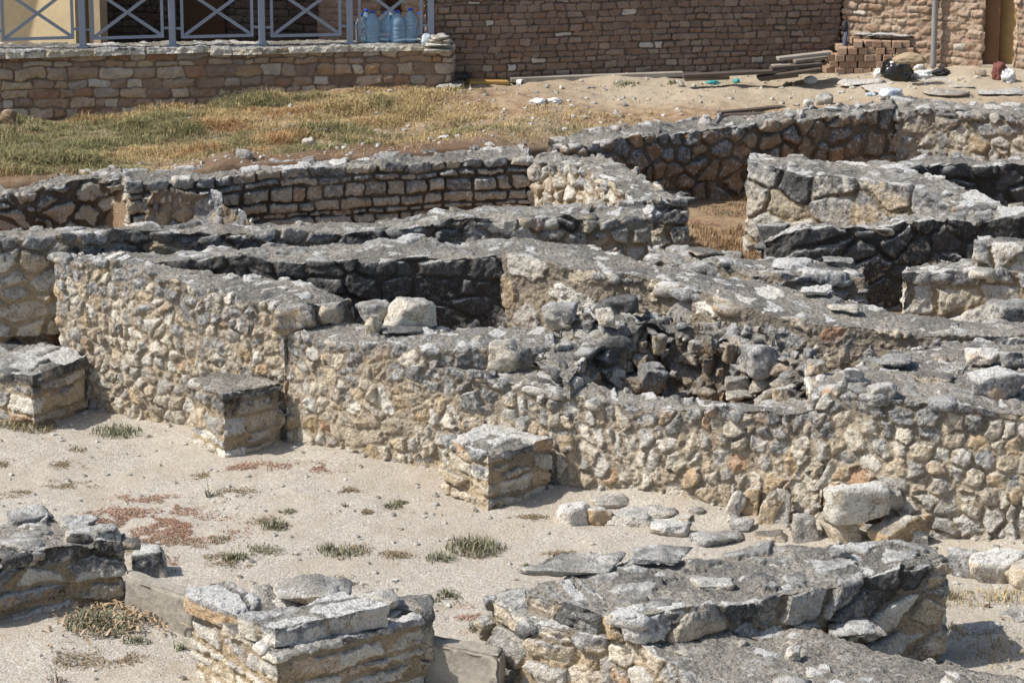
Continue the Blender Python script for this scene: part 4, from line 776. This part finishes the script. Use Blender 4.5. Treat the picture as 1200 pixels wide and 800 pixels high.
def blob(name, px, yb, w, h, seed, mat, label, cat, dr=.8, rz=0, crumple=.16, Y=None, z=None):
    g = G(px, yb) if Y is None else PY(px, yb, Y)
    if z is not None: g = P(px, yb, z)
    s = S(g); v, f = ico(4); rr = fbm(v * 1.6 + seed, seed, 3); r2 = 1 - np.abs(fbm(v * 3.2 + seed, seed + 4, 3))
    p = v * (1 + crumple * rr + crumple * 1.1 * (r2 - .6))[:, None]; p[:, 2] = np.where(p[:, 2] < -.55, -.55 + (p[:, 2] + .55) * .2, p[:, 2])
    p = (p - [0, 0, p[:, 2].min()]) ; p /= np.array([np.ptp(p[:, 0]), np.ptp(p[:, 1]), np.ptp(p[:, 2])])
    p *= np.array([w / s, w / s * dr, h / s * 1.02]); M = np.array(Euler((0, 0, rz)).to_matrix()); p = p @ M.T
    o = mesh_np(name, p, f, mat, True); o.location = [float(q) for q in (g + [0, w / s * dr * .3, -.008])]
    return tag(o, label, cat)
blob('plastic_bag', 500, 53, 13, 14, 3, M_clear, 'white crumpled bag on the wall end beside the end post', 'bag', Y=30.7)
for i, (y, w) in enumerate([(60, 36), (54, 34), (49, 31), (45, 24)]):
    b = PY(514, y, 30.75); rock('flat_stone', b, (w / 108, .3, .06), 400 + i, 'pale', label='flat pale stones piled on the end of the retaining wall', group='flat stones on the retaining wall end', blocky=.9, sub=3, rz=.1 * i, ht=.2)
def bar(name, a, b, w, h, mat, label, cat, group=None):
    bm = bmesh.new(); add_bar(bm, a, b, w, h, min(w, h) * .15); o = obj_bm(name, bm, mat); c = (np.array(a) + np.array(b)) / 2
    o.data.transform(Matrix.Translation([-float(x) for x in c])); o.location = [float(x) for x in c]; return tag(o, label, cat, group)
bar('timber_beam', G(598, 98) + up * .04, G(800, 91) + up * .04, .1, .05, M_woodp, 'long pale beam along the foot of the shaded brick wall', 'beam')
for i, (x0, y0, x1, y1, w, m, lab) in enumerate([(800, 89, 905, 84, .12, 'd', 'long dark plank flat on the soil, left of the plank pile'), (802, 93, 854, 91, .08, 'w', 'short grey plank in front of the long dark plank'), (888, 91, 962, 81, .14, 'd', 'lowest dark plank of the pile'), (890, 93, 934, 88, .1, 'w', 'short grey plank sticking out at the front of the pile'), (903, 80, 962, 75, .13, 'd', 'dark plank in the middle of the pile'), (905, 78, 940, 76, .1, 'p', 'pale plank stub in the middle of the pile'), (930, 72, 968, 67, .12, 'w', 'grey plank near the top of the pile'), (911, 69, 972, 62, .12, 'p', 'pale topmost plank of the pile'), (936, 84, 966, 72, .14, 'd', 'dark slanting plank at the right of the pile')]):
    z = max(0, (92 - (y0 + y1) / 2)) * .0074
    Yb = 30.6 + .05 * i; a, b = PY(x0, y0, Yb), PY(x1, y1, Yb + .1)
    gm = float(gz((a[0] + b[0]) / 2, Yb)[0][0]) + .02
    a[2], b[2] = max(a[2], gm), max(b[2], gm); bar('plank', a, b, w, .035, {'d': M_wdark, 'w': M_wood, 'p': M_woodp}[m], lab, 'plank')
for i, (x0, y0, x1, y1, lab) in enumerate([(842, 135, 918, 128, 'thin dark plank on the sand behind the far wall'), (848, 138, 896, 136, 'shorter dark plank lying in front of the thin dark plank')]):
    bar('plank', G(x0, y0) + up * .02, G(x1, y1) + up * .02, .09, .035, M_wdark, lab, 'plank')
bar('board', G(547, 92) + up * .10, G(583, 89) + up * .06, .16, .03, M_yellow, 'upper yellow board at the end of the retaining wall', 'board')
bar('board', G(548, 99) + up * .03, G(594, 98) + up * .02, .2, .035, M_yellow, 'lower and longer yellow board at the end of the retaining wall', 'board')
blob('dark_jacket', 543, 93, 20, 9, 6, M_black, 'black and blue crumpled jacket on the yellow boards', 'jacket', z=1.36)
court('flat_stone', 525, 104, 32, 8, 420, 'pale', 'flat pale stone at the foot of the retaining wall end', ht=.2)
g = G(607, 100); cup = empty('paper_cup', g, 'white cup lying near the yellow boards', 'cup'); bm = bmesh.new(); add_lathe(bm, [(.028, 0), (.035, .085), (.038, .09), (.033, .09), (.027, .01)], 16); o = obj_bm('body', bm, M_white, cup, True); o.rotation_euler = (R(88), 0, .7); o.location = (0, 0, .035)
blob('rag', 630, 123, 22, 8, 8, M_white, 'white rag on the dry grass, left half of a pair', 'rag', crumple=.3); blob('rag', 650, 121, 18, 7, 9, M_white, 'white rag on the dry grass, right half of a pair', 'rag', crumple=.3); blob('shoe', 638, 122, 9, 6, 10, M_black, 'small black scrap between two white rags', 'scrap')
# brick stack
bp = bmesh.new(); add_box(bp, (0, 0, .036), (.098, .2, .072), bev=.008)
bme = bpy.data.meshes.new('brick'); bp.to_mesh(bme); bp.free()
t = NT('old_brick'); oi = t.add('ShaderNodeObjectInfo'); nb_ = t.noise(40, 4, .65)
bme.materials.append(t.fin(t.mix(t.mr(nb_, .4, .7, 0, .6), t.ramp(oi.outputs['Random'], [(0, (.33, .21, .14)), (.5, (.42, .30, .21)), (1, (.27, .17, .115))]), (.22, .14, .09)), t.bump(nb_, .006)))
b0 = G(967, 88); rb = random.Random(2)
def brick(x, y, z, rz):
    o = bpy.data.objects.new('brick', bme); C.objects.link(o); o.location = (float(x), float(y), float(z)); o.rotation_euler = (0, 0, rz)
    return tag(o, 'old red brick in the stack by the sunlit wall', 'brick', 'bricks in the stack')
for r_ in range(5):
    for c_ in range(9):
        if r_ == 4 and c_ < 3 or r_ == 3 and c_ < 1: continue
        for d_ in range(2):
            if d_ == 1 and rb.random() < .3: continue
            brick(b0[0] + .05 + c_ * .104 + (.04 if r_ % 2 else 0), b0[1] + .12 + d_ * .21 + rb.uniform(-.035, .035), b0[2] + r_ * .0735, rb.uniform(-.16, .16))
o = rock('flat_slab', b0 + np.array([.62, .22, .385]), (.7, .38, .055), 431, 'grey', blocky=.9, label='grey slab lying on top of the brick stack', cat='slab', ht=.8, sink=0)
pb = PY(987, 57, 31.55); bar('pole', pb + np.array([0, 0, -.12]), pb + np.array([.07, .2, .22]), .035, .035, M_blue, 'dark blue pole leaning in the corner of the brick walls', 'pole'); blob('black_hood', 990, 37, 8, 13, 12, M_black, 'black rag hanging over the top of the dark blue pole', 'rag', Y=31.7)
blob('rubbish_bag', 1053, 95, 40, 27, 13, M_bag, 'shiny black rubbish bag beside the brick stack', 'bag', crumple=.2)
blob('sack', 1030, 92, 13, 13, 14, M_white, 'small white sack left of the black rubbish bag', 'sack')
blob('rolled_mat', 1066, 75, 40, 14, 15, M_sack, 'tan rolled mat lying behind the black rubbish bag', 'mat', z=1.6, crumple=.16, dr=.5, rz=-.25)
blob('cloth', 1083, 93, 30, 11, 16, M_white, 'white crumpled cloth right of the black rubbish bag', 'cloth', crumple=.3); blob('cloth', 1105, 89, 22, 9, 17, M_black, 'dark crumpled cloth by the foot of the drainpipe', 'cloth', crumple=.3); blob('cloth', 1078, 82, 14, 8, 27, M_white, 'narrow white strip of cloth behind the crumpled cloth', 'cloth', crumple=.3)
blob('paper_sheet', 950, 98, 17, 9, 18, M_white, 'white sheet of paper in front of the brick stack', 'paper', crumple=.12)
blob('clothes_pile', 1172, 94, 20, 22, 19, M_redcl, 'brown clothes in a heap beside the ochre door', 'clothes', crumple=.3); blob('cloth', 1182, 97, 20, 17, 20, M_white, 'white cloth hanging off the brown clothes', 'cloth', crumple=.35)
blob('plastic_bag', 1044, 117, 30, 14, 21, M_clear, 'milky white plastic bag on the far wall', 'bag', crumple=.3); blob('plastic_bag', 1021, 113, 14, 6, 24, M_clear, 'small torn plastic bag left of the milky bag', 'bag', crumple=.3)
blob('tarp_scrap', 836, 99, 18, 5, 22, M_teal, 'wider teal plastic scrap below the long dark plank', 'plastic scrap', crumple=.3); blob('tarp_scrap', 863, 98, 9, 7, 23, M_teal, 'small teal plastic scrap right of the wider one', 'plastic scrap', crumple=.3)
for i, (x, y, w, h, d, m, lab) in enumerate([(1120, 103, 90, 9, .9, 'pale', 'large cracked paving slab before the sunlit wing'), (1045, 109, 70, 6, .9, 'pale', 'thin broken slab in front of the black rubbish bag'), (1110, 114, 60, 6, .8, 'mid', 'dark grey broken slab behind the far wall'), (1175, 112, 60, 6, .8, 'cream', 'sandy slab at the right edge behind the far wall'), (1010, 100, 60, 6, .8, 'mid', 'low slab in front of the brick stack'), (968, 123, 24, 16, .8, 'pale', 'pale squared stone on the far wall'), (948, 127, 14, 12, .8, 'cream', 'small cream stone left of the pale squared stone'), (985, 110, 9, 5, .8, 'pale', 'white pebble on the sand before the slabs'), (1150, 90, 14, 9, .8, 'brown', 'brown stone at the door step'), (797, 102, 10, 9, .8, 'pale', 'white stone on the sand below the beam'), (340, 152, 24, 9, .8, 'pale', 'white stone on the dry grass bank'), (322, 155, 12, 5, .8, 'pale', 'small white stone left of the stone on the dry bank'), (362, 172, 20, 13, .8, 'cream', 'rounded cream stone in the bare soil of the bank'), (377, 155, 18, 4, .8, 'brown', 'thin dark stone on the dry bank'), (285, 186, 22, 12, .8, 'cream', 'cream stone behind the coursed wall'), (37, 175, 22, 8, .8, 'brown', 'dark stone in the grass at the left'), (8, 146, 24, 22, .8, 'brown', 'dark stones at the foot of the retaining wall'), (100, 204, 22, 5, .8, 'grey', 'flat grey stone on the grass behind the left wall'), (520, 163, 14, 5, .8, 'pale', 'white stone on the soil behind the coursed wall'), (505, 165, 9, 4, .8, 'pale', 'tiny white stone behind the coursed wall')]):
    court('paving_slab' if w > 50 else 'stone', x, y, w, h, 440 + i, m, lab, dr=d, ht=.3, sub=3, rz=rs.uniform(-.2, .2))

# ------------------------------------------------------------------ grass, ground cover and weeds
def blades(n, base, h, lean, w, rng):
    """n curved blades: returns verts and tris; base (n,3), h (n,)"""
    az = rng.uniform(0, 2 * np.pi, n); ln = lean * rng.uniform(.2, 1.3, n) * h; d = np.c_[np.cos(az), np.sin(az)]
    sd_ = np.c_[-d[:, 1], d[:, 0]]; V = np.zeros((n, 5, 3), np.float32)
    for k, (tt, ww) in enumerate(((0, 1), (.55, .8))):
        c = base[:, :2] + d * (ln * tt * tt)[:, None]
        V[:, 2 * k, :2] = c - sd_ * (w * ww / 2)[:, None]; V[:, 2 * k + 1, :2] = c + sd_ * (w * ww / 2)[:, None]; V[:, 2 * k, 2] = V[:, 2 * k + 1, 2] = base[:, 2] + h * tt
    V[:, 4, :2] = base[:, :2] + d * ln[:, None]; V[:, 4, 2] = base[:, 2] + h * (1 - .35 * (ln / (h + 1e-6)))
    T = np.array([[0, 1, 3], [0, 3, 2], [2, 3, 4]])
    return V.reshape(-1, 3), (np.arange(n)[:, None, None] * 5 + T[None]).reshape(-1, 3)
t = NT('dry_grass'); _, _, _, _, gcol = t.attr('gc'); M_grass = t.fin(gcol, None, .8)
rng = np.random.RandomState(3)
def grassfield(name, N, dens, region, hh, kind='stuff', wd=.006, cols=None, lean=.9):
    X = rng.uniform(region[0], region[1], N); Y = rng.uniform(region[2], region[3], N); d = dens(X, Y); keep = rng.rand(N) < d; X, Y = X[keep], Y[keep]
    z = gz(X, Y)[0]; h = hh * rng.uniform(.35, 1.35, len(X)) * (.5 + .7 * d[keep]) * np.clip(.9 + .75 * fbm(np.c_[X, Y, X * 0] * 3.1, 91, 3), .4, 1.9)
    V, T = blades(len(X), np.c_[X, Y, z - .01], h, lean, wd * rng.uniform(.6, 1.4, len(X)), rng)
    col = np.repeat(cols(X, Y), 5, 0); o = mesh_np(name, V, T, M_grass, True, {'gc': np.c_[col, np.ones(len(col))]}); return tag(o, kind=kind)
def mixc(t_, a, b): return np.array(a)[None] * (1 - t_[:, None]) + np.array(b)[None] * t_[:, None]
def bank_cols(X, Y):
    p = np.c_[X, Y, X * 0]; g = sstep(-.2, .35, fbm(p * 1.1, 31, 3) + .55 * sstep(-2.3, -4.5, X) - .1); r_ = sstep(.0, .5, fbm(p * 1.4, 37, 3) - .1)
    c = mixc(g, (.40, .295, .14), (.15, .15, .062)); c = c * (1 - r_[:, None] * (1 - g[:, None]) * .8) + np.array([.32, .15, .06]) * r_[:, None] * (1 - g[:, None]) * .8
    w_ = (rng.rand(len(X)) < .38)[:, None]; c = np.where(w_, np.array([[.40, .31, .165]]) * .55 + c * .45, c)
    return np.clip(c * rng.uniform(.55, 1.4, (len(X), 1)), 0, 1)
def bank_d(X, Y):
    y2 = np.interp(X, _l2[:, 0], _l2[:, 1]); yw = np.interp(X, [p[0] for p in rF], [p[1] for p in rF])
    p = np.c_[X, Y, X * 0]; n = fbm(p * 1.2, 41, 3)
    bare = bare_mask(X, Y)
    d = sstep(.1, .4, Y - y2) * (sstep(-.05, -.15, Y - yw) * sstep(-.2, -1.6, X) + (1 - sstep(-.2, -1.6, X)) * (sstep(29.8, 29.0, Y) * sstep(2.2, -.5, X) * .55 + .02))
    return np.clip(d * (1.0 + .35 * n) * (1 - .9 * bare) * (Y < 30.9), 0, 1)
tag(grassfield('bank_grass', 330000, bank_d, (-5.6, 3.5, 24.6, 30.9), .075, cols=bank_cols, lean=1.5), 'dry straw and green grass over the bank', None)
tag(grassfield('passage_grass', 16000, lambda X, Y: np.clip(.35 + 1.3 * fbm(np.c_[X, Y, X * 0] * 3, 51, 3), 0, 1), (1.2, 2.35, 25.0, 28), .05, cols=lambda X, Y: mixc(rng.rand(len(X)), (.30, .16, .08), (.38, .29, .17)) * rng.uniform(.7, 1.2, (len(X), 1))), None)
pf = [P(x, y, 0)[:2] for x, y in ((1115, 690), (1190, 700), (1130, 705), (1205, 755), (1120, 745), (1160, 770))]
tag(grassfield('path_straw', 9000, lambda X, Y: np.clip(sum(np.exp(-((X - a[0]) / .22) ** 2 - ((Y - a[1]) / .16) ** 2) for a in pf), 0, 1) * .7, (2.5, 3.8, 16.3, 18.6), .05, cols=lambda X, Y: mixc(rng.rand(len(X)), (.46, .34, .18), (.36, .28, .12)) * rng.uniform(.7, 1.2, (len(X), 1))), None)
# low reddish and olive mats in the court
pat = [(820, 262, 40, 6, 0), (850, 250, 30, 6, 1), (835, 275, 40, 5, 0), (860, 240, 24, 4, 1), (170, 585, 60, 8, 0), (215, 612, 75, 18, 0), (150, 600, 55, 14, 0), (235, 618, 50, 12, 0), (120, 612, 60, 10, 0), (150, 618, 120, 22, 0), (205, 628, 110, 16, 0), (185, 640, 90, 16, 1), (100, 640, 40, 10, 0), (320, 545, 70, 9, 0), (285, 548, 22, 10, 0), (210, 597, 30, 8, 0), (380, 547, 40, 7, 0), (275, 577, 36, 8, 1), (268, 618, 26, 8, 0), (310, 612, 22, 7, 1), (238, 558, 26, 6, 1), (78, 545, 26, 5, 1), (75, 568, 50, 6, 1), (5, 588, 30, 14, 1), (30, 575, 28, 6, 1), (408, 575, 20, 4, 1), (240, 650, 60, 8, 1), (305, 645, 40, 8, 2), (400, 645, 50, 8, 1), (465, 650, 26, 5, 1), (470, 590, 12, 4, 2), (620, 606, 30, 4, 1), (660, 648, 30, 4, 1), (400, 682, 40, 7, 2), (430, 600, 8, 3, 1), (545, 725, 60, 20, 0), (520, 700, 30, 8, 2), (90, 775, 50, 10, 1), (145, 772, 40, 9, 1), (10, 545, 20, 5, 1), (15, 500, 40, 8, 2), (50, 632, 60, 6, 0), (190, 662, 60, 8, 0), (280, 660, 50, 6, 1), (560, 650, 30, 4, 1)]
PV, PT, PC, off_ = [], [], [], 0
for (x, y, wx, wy, kd) in pat:
    c = G(x, y); s = S(c); rx = wx / s * .7; ry = wy / s * 3.2 * .8; n = int(15000 * rx * ry + 240)
    a, r_ = rng.uniform(0, 6.283, n), np.sqrt(rng.rand(n)) * (1 + .3 * rng.randn(n)); X, Y = c[0] + rx * r_ * np.cos(a), c[1] + ry * r_ * np.sin(a)
    keep = fbm(np.c_[X, Y, X * 0] * 7, 61, 3) > -.12; X, Y = X[keep], Y[keep]; n = len(X)
    if n < 5: continue
    h = rng.uniform(.008, .028, n); V, T = blades(n, np.c_[X, Y, gz(X, Y)[0] - .004], h, 1.6, rng.uniform(.004, .010, n), rng)
    A = [((.33, .165, .115), (.31, .21, .14)), ((.27, .20, .125), (.21, .165, .095)), ((.15, .15, .085), (.21, .185, .11))][kd]
    PV.append(V); PT.append(T + off_); off_ += len(V); PC.append(np.repeat(mixc(rng.rand(n), *A) * rng.uniform(.75, 1.25, (n, 1)), 5, 0))
PC = np.concatenate(PC); tag(mesh_np('ground_cover', np.concatenate(PV), np.concatenate(PT), M_grass, True, {'gc': np.c_[PC, np.ones(len(PC))]}), kind='stuff')
# single weeds
t = NT('weed_leaf'); _, _, _, _, gcol = t.attr('gc'); t.b.inputs['Subsurface Weight'].default_value = 0; M_leaf = t.fin(gcol, None, .7)
def weed(px, py, w, h, n, c0, c1, label, name='weed', dr=.9, wd=.008, z=None):
    n = int(n * .75)
    c = G(px, py) if z is None else P(px, py, z); s = S(c); rx = w / s / 2; a, r_ = rng.uniform(0, 6.283, n), rng.rand(n) ** .7; X, Y = rx * r_ * np.cos(a), rx * dr * r_ * np.sin(a)
    n_ = n; hh = h / s * rng.uniform(.3, 1.15, n) * (1.1 - .5 * r_); zz = gz(c[0] + X, c[1] + Y)[0] - c[2] if z is None else X * 0
    V, T = blades(n, np.c_[X, Y, zz - .005], hh, .8, wd * rng.uniform(.6, 1.4, n), rng); col = np.repeat(mixc(rng.rand(n), c0, c1) * rng.uniform(.7, 1.25, (n, 1)), 5, 0)
    o = mesh_np(name, V, T, M_leaf, True, {'gc': np.c_[col, np.ones(len(col))]}); o.location = [float(q) for q in c]; return tag(o, label, 'weed')
GR, GY, OL, ST = (.15, .16, .085), (.26, .255, .175), (.22, .20, .115), (.44, .34, .21)
for a in [(136, 508, 62, 15, 420, GY, GR, 'grey green bushy weed between the two left buttresses'), (35, 500, 70, 15, 700, OL, ST, 'olive weed with straw leaves at the foot of the leftmost buttress'), (90, 528, 26, 10, 90, GY, ST, 'small pale weed tuft below the bushy weed'), (174, 512, 10, 6, 40, GR, OL, 'tiny green weed right of the bushy weed'), (245, 582, 8, 26, 26, GR, OL, 'tall thin weed stalk standing in the red mats'), (322, 618, 38, 16, 220, OL, GY, 'round olive tuft right of the red mats'), (337, 600, 22, 10, 90, OL, GY, 'low olive tuft behind the round olive tuft'), (383, 644, 26, 14, 110, GR, GY, 'fresh green weed left of the long low weeds'), (405, 648, 60, 10, 420, GY, OL, 'long low grey green weed strip in the court'), (516, 655, 38, 15, 180, GR, GY, 'dense green weed left of the large sprawling one'), (558, 643, 74, 20, 620, GY, OL, 'large sprawling grey green weed in the middle of the court'), (617, 663, 14, 7, 60, GR, GR, 'small dark green weed right of the sprawling weed'), (460, 594, 24, 8, 160, GY, OL, 'small weed in the open gravel before the low buttress'), (405, 593, 8, 9, 24, GR, OL, 'tiny weed sprig in the open gravel'), (275, 655, 32, 15, 160, GR, OL, 'dark green weed at the edge of the red mats'), (260, 633, 30, 9, 100, GR, OL, 'green weed in the lower red mats'), (120, 735, 90, 30, 520, GR, GY, 'big weed among dry leaves beside the concrete kerb'), (160, 752, 34, 13, 120, GR, GY, 'small green weed in front of the big weed among dry leaves'), (210, 760, 20, 16, 60, GY, GR, 'thin weed against the foot of the capped pier'), (65, 798, 30, 16, 40, (.2, .1, .08), OL, 'reddish sprigs at the bottom left edge'), (524, 699, 26, 14, 90, OL, GR, 'weed behind the side block of the capped pier'), (562, 737, 34, 16, 110, GR, OL, 'green weed above the kerb slab of the foreground wall'), (20, 160, 24, 34, 60, (.34, .27, .16), ST, 'dry straggly shrub at the foot of the retaining wall, far left'), (735, 100, 34, 8, 160, GR, OL, 'green grass tuft below the long pale beam'), (788, 98, 16, 9, 60, GR, OL, 'small green tuft left of the white stone below the beam'), (1115, 700, 24, 24, 70, ST, OL, 'dry grass tuft beside the boulder row at the right'), (925, 100, 24, 7, 70, GR, OL, 'green tuft before the plank pile')]:
    weed(*a)
dl = []; c = G(135, 728)
n = 420; X, Y = rng.normal(0, .19, n), rng.normal(.02, .17, n); V, T = blades(n, np.c_[X, Y, rng.uniform(.005, .05, n)], rng.uniform(.025, .06, n), 2.2, rng.uniform(.010, .022, n), rng)
col = np.repeat(mixc(rng.rand(n), (.44, .335, .22), (.34, .235, .14)), 5, 0); o = mesh_np('dry_leaves', V, T, M_leaf, True, {'gc': np.c_[col, np.ones(len(col))]}); o.location = [float(q) for q in c]; tag(o, kind='stuff')
# pebbles and chips scattered about
def pebbles(name, n, samp, r0, r1, mat, seed):
    v, f = ico(1); rg = np.random.RandomState(seed); X, Y = samp(n, rg); n = len(X); s = r0 + (r1 - r0) * rg.rand(n) ** 3
    p = v[None] * (s[:, None, None] * np.stack([rg.uniform(.7, 1.3, n), rg.uniform(.7, 1.3, n), rg.uniform(.4, .8, n)], 1)[:, None]) * rg.uniform(.8, 1.15, (n, len(v), 1))
    p += np.c_[X, Y, gz(X, Y)[0] + s * .15][:, None]; F_ = (np.arange(n)[:, None, None] * len(v) + f[None]).reshape(-1, 3)
    att = np.repeat(np.stack([np.ones(n), rg.rand(n), rg.rand(n), rg.uniform(0, .7, n)], 1), len(v), 0)
    return tag(mesh_np(name, p.reshape(-1, 3), F_, MW[mat], False, {'sc': att}), kind='stuff')
def s_court(n, rg):
    X, Y = rg.uniform(-4.2, 4.2, n), rg.uniform(15.6, 22.8, n); y1 = np.interp(X, _l1[:, 0], _l1[:, 1]); k = (Y < y1 - .2) & (rg.rand(n) < .25 + .75 * np.exp(-(y1 - .25 - Y) / .3)); return X[k], Y[k]
pebbles('court_pebbles', 9000, s_court, .004, .03, 'pale', 71)
def s_ter(n, rg):
    X, Y = rg.uniform(-3.5, 5.6, n), rg.uniform(26, 31.5, n); y2 = np.interp(X, _l2[:, 0], _l2[:, 1]); k = (Y > y2 + .2) & ((Y < 30.4) | (X > -.7)); return X[k], Y[k]
pebbles('terrace_pebbles', 2200, s_ter, .006, .04, 'pale', 72)
